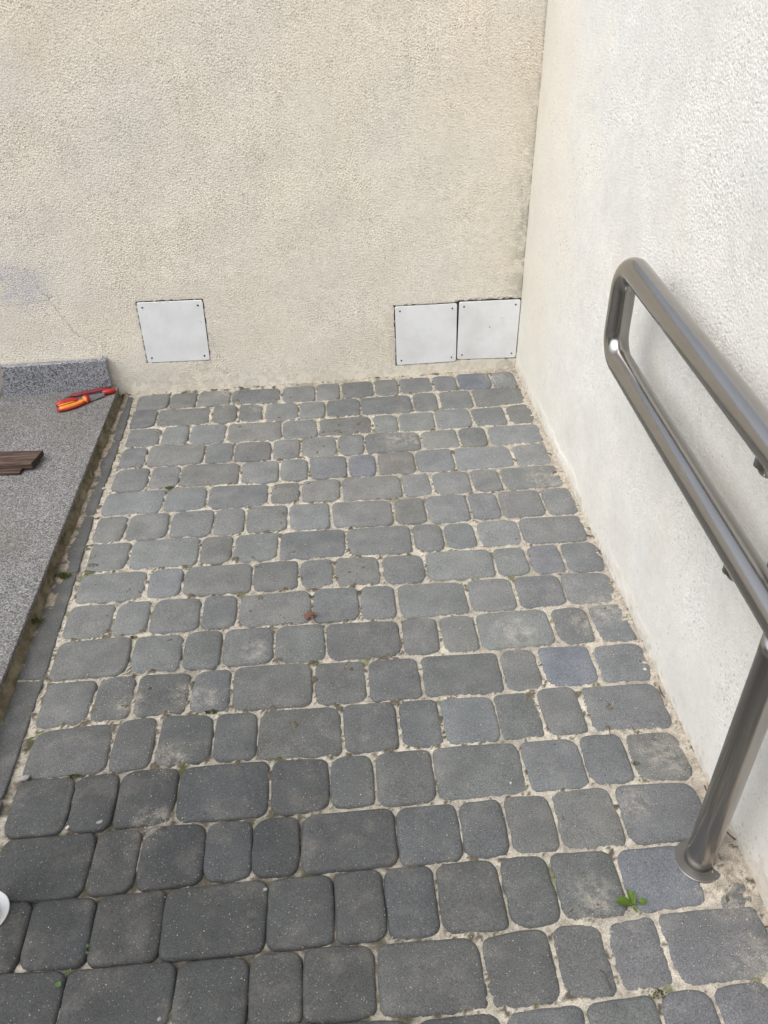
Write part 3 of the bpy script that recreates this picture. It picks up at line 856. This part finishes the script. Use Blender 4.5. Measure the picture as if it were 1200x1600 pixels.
# ------------------------------------------------------------------ granite landing and skirting
SLH = .042
landing = empty('granite_landing', (-1.4, 1.2, 0))
tag(landing, 'low grey granite landing slab with mossy edge along the left of the paving', 'slab')
L0 = Vector(landing.location)
bm = bm_box(-3.2 + 1.4, -.7045 + 1.4, -1.6 - 1.2, 2.525 - 1.2, SLH - .012, SLH, .0025, 2)
bm_obj('top_slab', bm, M_SLAB, landing)
# uneven grimy edge under the slab
gy_ = np.arange(-1.6, 2.53, .006); gz_ = np.linspace(-.03, SLH - .010, 10)
EY, EZ = np.meshgrid(gy_, gz_)
eh = .0012 * band_noise(EY.shape, .006, .03, .6) + .0010 * low_noise(EY.shape, .006, .1)
EX = -.7055 + eh * 1.0 + .010 * sstep(.014, -.004, EZ + .004 * low_noise(EY.shape, .006, .12))
Pm = np.stack([EX, EY, EZ], -1) - np.array(L0)
grid_obj('mossy_edge', Pm, M_SIDE, landing)
bm_obj('base', bm_box(-3.2 + 1.4, -.716 + 1.4, -1.6 - 1.2, 2.53 - 1.2, -.062, SLH - .012), M_BED, landing)

def skirting():
    root = empty('granite_skirting', (-.70, 0, 0))
    tag(root, 'speckled blue grey granite skirting strip at the foot of the far wall above the slab', 'skirting')
    y0 = lambda x: back_y(x) - .0345
    bm = bmesh.new()
    prof = [(0, SLH), (0, .1425), (.0012, .1437), (.029, .1437), (.029, SLH)]
    rows = []
    for x in (-3.2, -.7265, -.7250):
        sh_ = .001 if x > -.726 else 0
        rows.append([bm.verts.new((x + .70, y0(x) + a + (sh_ if a < .01 else 0), z - (sh_ if z > .1 else 0))) for a, z in prof])
    for A_, B_ in zip(rows[:-1], rows[1:]):
        for i in range(len(prof) - 1): bm.faces.new((A_[i], A_[i + 1], B_[i + 1], B_[i]))
    bm.faces.new(rows[-1]); bm.faces.new(rows[0][::-1])
    bm_obj('granite_strip', bm, M_SKIRT, root)
    # mortar bead on top against the render
    V, F = [], []
    N = 160
    for i in range(N):
        x = -1.4 + i * (.66 / (N - 1))
        nz = mnoise.noise((x * 40, 0, 3)) * .002
        for a, z in ((.021 + nz, .1436), (.025, .1445 + nz * .5), (.036, .146 + nz)):
            V.append((x + .70, y0(x) + a, z))
        if i:
            b = (i - 1) * 3
            F += [(b, b + 3, b + 4, b + 1), (b + 1, b + 4, b + 5, b + 2)]
    mesh_obj('mortar_bead', V, F, M_GREYMORTAR, root, True)
    return root
skirting()

# ------------------------------------------------------------------ handrails
TR = 0.0243
def fillet_path(pts, radii, n=10):
    out = [Vector(pts[0])]
    for i in range(1, len(pts) - 1):
        p, a, b = Vector(pts[i]), Vector(pts[i - 1]), Vector(pts[i + 1])
        r = radii[i]
        if r <= 0: out.append(p); continue
        da, db = (a - p).normalized(), (b - p).normalized()
        ang = da.angle(db)
        t = r / math.tan(ang / 2)
        s = p + da * t
        bis = (da + db).normalized()
        c = p + bis * (r / math.sin(ang / 2))
        u_ = (s - c).normalized()
        ax = u_.cross((p + db * t - c).normalized()).normalized()
        tot = math.pi - ang
        for k in range(n + 1):
            out.append(c + Matrix.Rotation(tot * k / n, 3, ax) @ u_ * r)
    out.append(Vector(pts[-1]))
    return out
def tube_bm(path, r, seg=32, cap=True, bm=None):
    bm = bm or bmesh.new()
    T = []
    for i in range(len(path)):
        a = path[max(i - 1, 0)]; b = path[min(i + 1, len(path) - 1)]
        T.append((b - a).normalized())
    nrm = T[0].orthogonal().normalized()
    prev = None
    for i, p in enumerate(path):
        nrm = (nrm - T[i] * nrm.dot(T[i])).normalized()
        bi = T[i].cross(nrm)
        ring = [bm.verts.new(p + (nrm * math.cos(k * math.tau / seg) + bi * math.sin(k * math.tau / seg)) * r) for k in range(seg)]
        if prev:
            for k in range(seg): bm.faces.new((prev[k], prev[(k + 1) % seg], ring[(k + 1) % seg], ring[k]))
        elif cap: bm.faces.new(ring[::-1])
        prev = ring
    if cap: bm.faces.new(prev)
    return bm
def dense(path, step=.03):
    out = [path[0]]
    for a, b in zip(path[:-1], path[1:]):
        n = max(1, int((b - a).length / step))
        for i in range(1, n + 1): out.append(a.lerp(b, i / n))
    return out
def flange_bm(r0, r1, h):
    bm = bmesh.new()
    n = 48
    rings = [(r0, -.004), (r0, h - .0008), (r0 - .001, h), (r1 + .0008, h + .0002), (r1 + .0004, h + .0008), (r1 - .002, h + .0008)]
    prev = None
    for r, z in rings:
        ring = [bm.verts.new((r * math.cos(k * math.tau / n), r * math.sin(k * math.tau / n), z)) for k in range(n)]
        if prev:
            for k in range(n): bm.faces.new((prev[k], prev[(k + 1) % n], ring[(k + 1) % n], ring[k]))
        prev = ring
    return bm
def handrail(x, ypost, yend, label, wall_x=None, flange_mat=None, lift=0.0):
    root = empty('handrail', (x, ypost, 0))
    tag(root, label, 'handrail', 'tubular steel handrails beside the paved ramp')
    SL = .062
    zl = lambda y: .5560 + lift + SL * (y - 1.1)
    zu = lambda y: .7460 + lift + SL * (y - 1.2)
    yn = -.55
    P = [(0, yn + .5, zl(yn + .5)), (0, yn, zl(yn)), (0, yn, zu(yn)), (0, yend, zu(yend)), (0, yend, zl(yend)), (0, yn + .45, zl(yn + .45))]
    P = [(a, b - ypost, c) for a, b, c in P]
    path = fillet_path(P, [0, .05, .05, .052, .052, 0])
    bm_obj('rail_loop', tube_bm(dense(path), TR, 40), M_STEEL, root, True)
    for k, yp in enumerate((ypost, -.25)):
        zt = zl(yp) - TR * .55
        bm_obj('post', tube_bm(dense([Vector((0, yp - ypost, -.01)), Vector((0, yp - ypost, zt))]), TR * .965, 40), M_STEEL, root, True)
        f = bm_obj('base_flange', flange_bm(.0395, TR, .0034), flange_mat or M_FLANGE, root)
        f.location = (0, yp - ypost, -0.0020 if wall_x else 0.002)
    if wall_x is not None:
        for z in (zl, zu):
            yb = .885
            zz = z(yb)
            g = wall_x - x
            p = fillet_path([(0, 0, zz - TR * .6), (0, 0, zz - TR - .022), (g, 0, zz - TR - .022)], [0, .014, 0], 8)
            b = bm_obj('wall_bracket', tube_bm(dense(p, .01), .0085, 20), M_STEEL, root, True)
            b.location = (0, yb - ypost, 0)
            ros = bmesh.new()
            tube_bm([Vector((g - .006, 0, zz - TR - .022)), Vector((g + .01, 0, zz - TR - .022))], .03, 32, True, ros)
            rr = bm_obj('bracket_rose', ros, M_FLANGE, b)
            sad = bmesh.new()
            tube_bm([Vector((0, 0, zz - TR - .010)), Vector((0, 0, zz - TR + .006))], .014, 24, True, sad)
            bm_obj('bracket_saddle', sad, M_STEEL, b)
    return root
handrail(.573, .735, 1.492, 'double bar brushed steel handrail looping out from the right wall', wall_x=side_x(.885) - .001)
handrail(-.605, .743, 1.379, 'steel handrail of which only a round base flange shows at the left edge', None, M_BRIGHTSTEEL, lift=.053)

# ------------------------------------------------------------------ tools on the landing
def lathe_path(name, pts, mat, parent, flat=0.7, seg=14):
    """pts: (x, y, z, radius) along the piece; flattened in z"""
    bm = bmesh.new()
    prev = None
    P = [Vector(p[:3]) for p in pts]
    for i, p in enumerate(pts):
        a = P[max(i - 1, 0)]; b = P[min(i + 1, len(P) - 1)]
        t = (b - a).normalized()
        s = Vector((-t.y, t.x, 0)).normalized()
        u_ = t.cross(s) * -1
        if u_.z < 0: u_ = -u_
        ring = [bm.verts.new(P[i] + s * math.cos(k * math.tau / seg) * p[3] + u_ * math.sin(k * math.tau / seg) * p[3] * flat) for k in range(seg)]
        if prev:
            for k in range(seg): bm.faces.new((prev[k], prev[(k + 1) % seg], ring[(k + 1) % seg], ring[k]))
        else: bm.faces.new(ring[::-1])
        prev = ring
    bm.faces.new(prev)
    return bm_obj(name, bm, mat, parent, True)
def prism(name, outline, z0, z1, mat, parent, bevel=.0012):
    bm = bmesh.new()
    vs_ = [bm.verts.new((x, y, z0)) for x, y in outline]
    f = bm.faces.new(vs_)
    r = bmesh.ops.extrude_face_region(bm, geom=[f])
    for v in r['geom']:
        if isinstance(v, bmesh.types.BMVert): v.co.z = z1
    bmesh.ops.bevel(bm, geom=[e for e in bm.edges], offset=bevel, segments=2, affect='EDGES')
    return bm_obj(name, bm, mat, parent, False)
pl = empty('pliers', (-.862, 2.374, SLH), math.atan2(.080, .148))
tag(pl, 'pliers with red and orange insulated grips lying near the landing corner', 'pliers')
HZ = .0105
# near handle: orange outer shell over a red core, far handle: red with an orange lip
lathe_path('grip', [(0, -.004, .009, .004), (.003, -.004, .009, .0085), (.020, -.005, .009, .0095), (.045, -.004, .009, .0092), (.065, .001, .009, .0082), (.082, .007, .009, .0080), (.090, .009, .009, .0080)], M_YELLOW, pl, .80)
lathe_path('grip', [(-.003, .018, .013, .004), (.000, .018, .013, .0085), (.020, .020, .014, .0110), (.045, .0195, .014, .0108), (.062, .017, .013, .0090), (.068, .0165, .013, .006)], M_RED, pl, 1.0)
lathe_path('grip_inlay', [(-.004, -.006, HZ - .002, .006), (.001, -.012, HZ - .003, .0048), (.020, -.0135, HZ - .004, .0052), (.045, -.0125, HZ - .004, .005), (.066, -.007, HZ - .004, .005), (.085, .000, HZ - .003, .006)], M_RED, pl, .9)
lathe_path('grip_lip', [(.002, .010, HZ + .003, .003), (.02, .0095, HZ + .004, .0036), (.045, .0105, HZ + .004, .0034), (.066, .0130, HZ + .003, .003)], M_YELLOW, pl, .8)
lathe_path('finger_guard', [(.083, .010, HZ, .009), (.088, .0105, HZ, .0165), (.0925, .011, HZ, .0175), (.0955, .0115, HZ, .0150), (.101, .012, HZ, .0115)], M_RED, pl, .86)
lathe_path('guard_rim', [(.0815, .0075, HZ, .0105), (.0850, .008, HZ, .0150), (.0865, .0085, HZ, .0150)], M_YELLOW, pl, .86)
prism('joint', [(.064, .010), (.085, .004), (.100, .003), (.122, .004), (.126, .014), (.118, .022), (.098, .023), (.075, .021), (.064, .018)], .003, .0155, M_TOOLSTEEL, pl)
prism('jaw', [(.118, .004), (.140, .007), (.152, .013), (.150, .0155), (.124, .0150), (.117, .012)], .004, .014, M_TOOLSTEEL, pl)
prism('jaw', [(.117, .0155), (.150, .0165), (.148, .019), (.136, .0225), (.118, .0225)], .004, .0138, M_TOOLSTEEL, pl)
lathe_path('pivot', [(.111, .0132, .015, .005), (.111, .0133, .0165, .0048)], M_TOOLSTEEL, pl, 1) if False else None
t2 = empty('hand_tool', (-.858, 2.432, SLH), math.atan2(.062, .150))
tag(t2, 'slim dark red hand tool with black ends lying behind the pliers', 'hand tool')
lathe_path('end_grip', [(0, 0, .009, .003), (.003, 0, .009, .0075), (.020, .001, .009, .009), (.034, .001, .009, .0082)], M_BLACK, t2, .95)
lathe_path('body', [(.022, .006, .012, .006), (.027, .006, .012, .0088), (.06, .007, .012, .0090), (.100, .007, .012, .0092), (.128, .006, .012, .0095), (.140, .004, .012, .0085)], M_DARKRED, t2, .9)
lathe_path('lower_handle', [(.030, -.009, .008, .005), (.055, -.010, .008, .0068), (.090, -.011, .008, .0070), (.098, -.011, .008, .0085), (.118, -.010, .008, .009), (.124, -.009, .008, .006)], M_BLACK, t2, .9)
lathe_path('tip', [(.118, -.0115, .010, .006), (.122, -.0115, .010, .0088), (.140, -.012, .010, .0098), (.156, -.0115, .010, .0092), (.162, -.011, .010, .006)], M_RED, t2, .95)
lathe_path('end_cap', [(.134, .004, .012, .0075), (.138, .004, .012, .0088), (.147, .003, .012, .0085), (.150, .003, .012, .006)], M_BLACK, t2, .9)

# ------------------------------------------------------------------ timber offcuts on the landing
def plank(name, x0, x1, yf0, yf1, z0, z1, skew, label, mat):
    root = empty(name, (x1, (yf0 + yf1) / 2, z0))
    tag(root, label, 'board')
    V, F = [], []
    n = 60
    prof = [(0, 0), (0, .42), (.003, .47), (.003, .53), (0, .58), (0, .93), (.004, 1), (.33, 1.0), (.36, .965), (.39, 1.0), (.97, 1), (1, .9), (1, 0)]
    W, Hh = yf1 - yf0, z1 - z0
    for i in range(n + 1):
        t = i / n
        for k, (a, b) in enumerate(prof):
            y = yf0 + (a if a < .01 and k < 7 else a * W) if a < .01 else yf0 + a * W
            x = x0 + (x1 - x0) * t + (skew * a if i == n else 0)
            nz = .0007 * mnoise.noise((x * 30, y * 300, b * 3))
            V.append((x - root.location.x, y - root.location.y + (x - x1) * -.06, z0 + b * Hh - root.location.z + (nz if b > .5 else 0)))
    m = len(prof)
    for i in range(n):
        for k in range(m):
            F.append((i * m + k, (i + 1) * m + k, (i + 1) * m + (k + 1) % m, i * m + (k + 1) % m))
    bm = bmesh.new()
    vv = [bm.verts.new(v) for v in V]
    for f in F: bm.faces.new([vv[i] for i in f])
    bm_obj('timber', bm, mat, root)
    bm = bmesh.new()
    vv = [bm.verts.new(Vector(V[n * m + k]) + Vector((.0004, 0, 0))) for k in range(m)]
    bm.faces.new(vv)
    bm_obj('end_grain', bm, M_WOODEND, root)
    return root
plank('board', -1.75, -.850, 2.021, 2.092, SLH + .010, SLH + .026, .014, 'weathered reddish brown board lying on the granite landing', M_WOOD)
plank('batten', -1.75, -.882, 2.003, 2.060, SLH, SLH + .0095, .004, 'thin grey batten lying underneath the weathered brown board', M_WOOD)

# ------------------------------------------------------------------ plants, leaf, debris
def leaf_mesh(name, L, W, mat, parent, loc, rz, pitch, curl=.25, roll=0.0, notch=0.0):
    V, F = [], []
    n = 7
    for i in range(n + 1):
        t = i / n
        w = W * (math.sin(math.pi * min(1, t * .96 + .04) ** 0.8) ** .75) * (1 + notch * math.sin(i * 2.6))
        z = math.sin(t * pitch * 1.0) * L * .6 - curl * L * t * t * .5
        x = L * t * math.cos(pitch * .5)
        for s in (-1, -.5, 0, .5, 1):
            V.append((x, s * w * .5, z + abs(s) * w * .22 + (.04 * L * math.sin(i * 1.9 + s * 2) if abs(s) == 1 else 0)))
    for i in range(n):
        for k in range(4): F.append((i * 5 + k, (i + 1) * 5 + k, (i + 1) * 5 + k + 1, i * 5 + k + 1))
    o = mesh_obj(name, V, F, mat, parent, True, loc)
    o.rotation_euler = (roll, 0, rz)
    return o
def stem(parent, a, b, r, mat):
    return bm_obj('stem', tube_bm([Vector(a), (Vector(a) + Vector(b)) / 2 + Vector((0, 0, .003)), Vector(b)], r, 6), mat, parent, True)
wd = empty('weed', (.435, .668, -.001))
tag(wd, 'bright green broad leaved weed in the sandy joint left of the post flange', 'weed')
leaf_mesh('leaf', .026, .019, M_LEAF, wd, (-.001, .000, .004), math.radians(172), .6, .3, .25)
leaf_mesh('leaf', .024, .0095, M_LEAF, wd, (.002, .002, .004), math.radians(100), 1.1, .2)
leaf_mesh('leaf', .021, .007, M_LEAF, wd, (.004, .001, .004), math.radians(68), 1.0, .3, -.2)
leaf_mesh('leaf', .013, .010, M_LEAF, wd, (.013, .000, .007), math.radians(15), .5, .2)
leaf_mesh('leaf', .011, .006, M_LEAF, wd, (.002, -.003, .003), math.radians(-70), .3, .3)
stem(wd, (0, 0, 0), (.014, .000, .008), .0008, M_LEAF)
stem(wd, (0, 0, 0), (.004, .001, .005), .0008, M_LEAF)
stem(wd, (0, 0, 0), (.012, .001, .007), .0009, M_LEAF)

dl = empty('fallen_leaf', (-.076, 1.394, .003), .4)
dl.scale = (.8, .8, .8)
tag(dl, 'dry curled reddish brown leaf lying over a joint mid pavement', 'leaf')
leaf_mesh('blade', .036, .021, M_DEADLEAF, dl, (-.018, 0, .001), 0, .5, .5, .25, .35)
leaf_mesh('blade', .022, .013, M_DEADLEAF, dl, (.000, .001, .002), -.8, .7, .2, -.3, .4)
leaf_mesh('blade', .018, .010, M_DEADLEAF, dl, (-.003, -.001, .001), -2.3, .4, .1, .2, .4)
stem(dl, (.015, 0, .004), (.026, -.004, .002), .0006, M_DEADLEAF)

def tuft(x, y, z, size, n, label, group='small green tufts growing in the joints', mat=None):
    o = empty('moss_tuft', (x, y, z))
    tag(o, label, 'moss', group)
    bm = bmesh.new()
    for i in range(n):
        a = random.random() * math.tau; r = size * math.sqrt(random.random())
        px, py = r * math.cos(a), r * math.sin(a) * .5
        hgt = size * random.uniform(.25, .6) * (1.1 - r / size * .6)
        d = random.random() * math.tau; w = size * random.uniform(.06, .13)
        lean = Vector((random.uniform(-1, 1), random.uniform(-1, 1), 0)) * hgt * .5
        v = [bm.verts.new((px - w * math.cos(d), py - w * math.sin(d), -.001)), bm.verts.new((px + w * math.cos(d), py + w * math.sin(d), -.001)),
             bm.verts.new((px + w * .8 * math.cos(d) + lean.x * .6, py + w * .8 * math.sin(d) + lean.y * .6, hgt * .7)), bm.verts.new((px + lean.x, py + lean.y, hgt))]
        bm.faces.new((v[0], v[1], v[2])); bm.faces.new((v[0], v[2], v[3]))
    bm_obj('blades', bm, mat or M_MOSS, o)
for x, y, z, s, n, lab in [
        (-.278, 1.135, -.003, .013, 60, 'mossy green tuft between two dusty stones left of centre'),
        (-.072, 1.466, -.003, .011, 45, 'pale green tuft in the joint just above the dry leaf'),
        (.038, 1.470, -.003, .010, 45, 'green tuft in an upright joint right of the dry leaf'),
        (-.612, 1.630, -.002, .015, 60, 'flat green tuft on the first stone beside the left edging'),
        (-.678, 1.592, .003, .020, 110, 'green moss tongue lying across the left edging strip'),
        (-.469, 1.366, -.002, .010, 45, 'two lobed green tuft at a joint crossing near the left edge'),
        (-.470, 1.967, -.003, .013, 45, 'dull green tuft under a small stone at upper left'),
        (-.375, 1.905, -.003, .009, 35, 'small green tuft in the joint below the upper left stones'),
        (.530, .935, .001, .009, 35, 'small green sprout on the sand near the right wall'),
        (.471, 1.056, .000, .007, 30, 'tiny green sprout in a joint two rows above the right sprout'),
        (.431, .534, -.002, .013, 60, 'grey green tuft in the lower right joint'),
        (-.696, 1.425, .012, .018, 110, 'bright green moss clump on the grimy slab edge'),
        (-.522, 1.004, -.006, .014, 60, 'dark moss pad between stones near the lower left'),
        (-.20, 1.585, -.003, .012, 50, 'dark green tuft under a wide stone left of centre')]:
    tuft(x, y, z, s, n, lab)

def clover(x, y, label, spots):
    o = empty('seedling', (x, y, -.002))
    tag(o, label, 'seedling')
    for (dx, dy, dz, r) in spots:
        bm = bmesh.new()
        c = bm.verts.new((dx, dy, dz))
        ring = [bm.verts.new((dx + r * math.cos(t * math.tau / 10), dy + r * math.sin(t * math.tau / 10) * .9, dz + .0012 * math.sin(t * 1.3))) for t in range(10)]
        for k in range(10): bm.faces.new((c, ring[k], ring[(k + 1) % 10]))
        bm_obj('leaf', bm, M_CLOVER, o, True)
        stem(o, (0, 0, 0), (dx, dy, dz - .0004), .0005, M_CLOVER)
clover(-.452, .632, 'little round leaved seedling in the open joint at bottom left', [(-.007, -.010, .005, .0048), (.002, .008, .004, .0026), (.006, .010, .005, .0022)])
clover(-.428, .672, 'thin pale seedling in the upright joint at bottom left', [(.001, .004, .006, .0024), (.002, -.006, .005, .0020)])

def rock(name, x, y, z, s, mat, label, cat, group=None, flat=.55):
    bm = bmesh.new()
    bmesh.ops.create_icosphere(bm, subdivisions=2, radius=1)
    ph = random.random() * 40
    for v in bm.verts:
        k = 1 + .35 * mnoise.noise(v.co * 1.3 + Vector((ph, 0, 0)))
        v.co = Vector((v.co.x * s[0] * k, v.co.y * s[1] * k, v.co.z * s[2] * k))
    o = bm_obj(name, bm, mat, None, False, (x, y, z + s[2] * .55))
    o.rotation_euler = (0, 0, random.random() * 6)
    tag(o, label, cat, group)
    return o
rock('stone_chip', -.612, 1.003, .0, (.011, .006, .0035), M_GREYCHIP, 'flat pale grey stone chip at the joint by the left edging', 'stone chip').rotation_euler = (0, 0, .35)
rock('stone_chip', -.452, .897, .0, (.0055, .0035, .002), M_GREYCHIP, 'small grey chip on the stone near the lower left', 'stone chip')
rock('pebble', -.154, .746, .0, (.0035, .003, .0022), M_GREYCHIP, 'grey pebble at a joint crossing right of a wide stone near the bottom', 'pebble')
rock('pebble', -.301, .562, -.004, (.0042, .0036, .0028), M_GREYCHIP, 'grey pebble in the dark joint at the very bottom left of centre', 'pebble')
rock('pebble', .628, 1.165, .0, (.004, .0035, .003), M_PEBBLE, 'white pebble against the foot of the right wall', 'pebble')
rock('pebble', .289, .913, .0, (.0026, .0022, .0018), M_PEBBLE, 'white pebble at the joint crossing right of centre', 'pebble')
rock('pebble', -.508, .893, -.004, (.004, .003, .003), M_PEBBLE, 'white pebble in the dark joint at lower left', 'pebble')
rock('pebble', -.655, 1.975, .0, (.004, .0035, .003), M_PEBBLE, 'white pebble in the dirt strip beside the slab edge', 'pebble')

def twig(x, y, z, L, rz, label, r=.0013):
    pts_ = []
    for i in range(7):
        t = i / 6
        pts_.append(Vector(((t - .5) * L, .12 * L * math.sin(t * 4 + x * 40), .0025 + .0012 * math.sin(t * 6))))
    o = bm_obj('twig', tube_bm(pts_, r, 7), M_TWIG, None, True, (x, y, z))
    o.rotation_euler = (0, 0, rz)
    tag(o, label, 'twig')
for a in [(.640, 1.10, .001, .030, 1.75, 'dark twig lying along the foot of the right wall'),
          (.640, .865, .001, .020, 1.9, 'short dark twig by the right wall above the post'),
          (.505, 1.015, .001, .022, 1.7, 'thin brown twig in the sand between two right hand stones', .0009),
          (.643, .775, .002, .024, 2.2, 'dark twig in the sand just behind the post'),
          (.636, .612, .002, .012, -.3, 'curled brown twig on the sand below the post'),
          (.360, .560, .001, .030, 2.0, 'thin dark twig over the joint at the bottom right', .0007),
          (-.395, 2.545, .002, .022, .1, 'reddish brown scrap of bark at the foot of the far wall at left', .0022),
          (-.305, 2.552, .002, .016, .1, 'small brown scrap at the foot of the far wall left of centre', .002),
          (.335, .665, .003, .014, .9, 'tiny dark stalk standing in the sand left of the weed', .0006)]:
    twig(*a)

# loose crumbs of sand and soil, too many to count
def crumbs(name, n, mat, region, smin, smax):
    V, F = [], []
    i = 0
    while i < n:
        x, y = random.uniform(-.64, .645), random.uniform(.42, 2.54)
        if random.random() > region(x, y): continue
        s = random.uniform(smin, smax)
        z = .0007
        b = len(V)
        a = random.random() * 6
        for k in range(3): V.append((x + s * math.cos(a + k * 2.1) * random.uniform(.6, 1.2), y + s * math.sin(a + k * 2.1) * random.uniform(.6, 1.2), z))
        V.append((x + random.uniform(-.3, .3) * s, y + random.uniform(-.3, .3) * s, z + s * random.uniform(.7, 1.2)))
        F += [(b, b + 1, b + 3), (b + 1, b + 2, b + 3), (b + 2, b, b + 3)]
        i += 1
    o = mesh_obj(name, V, F, mat, paving)
    tag(o, kind='stuff')
def dust_near(x, y):
    return 0.05 + max(math.exp(-((x - a) ** 2 + (y - b) ** 2) / (r_ * r_)) for a, b, r_ in DUST) * .9
crumbs('sand_crumbs', 2600, M_CRUMB, dust_near, .0006, .0016)
crumbs('soil_crumbs', 500, M_DIRT, lambda x, y: .25 + .7 * (x > .58) + .2 * (y < 1), .0006, .0018)
print('stones', count, 'objects', len(bpy.data.objects))
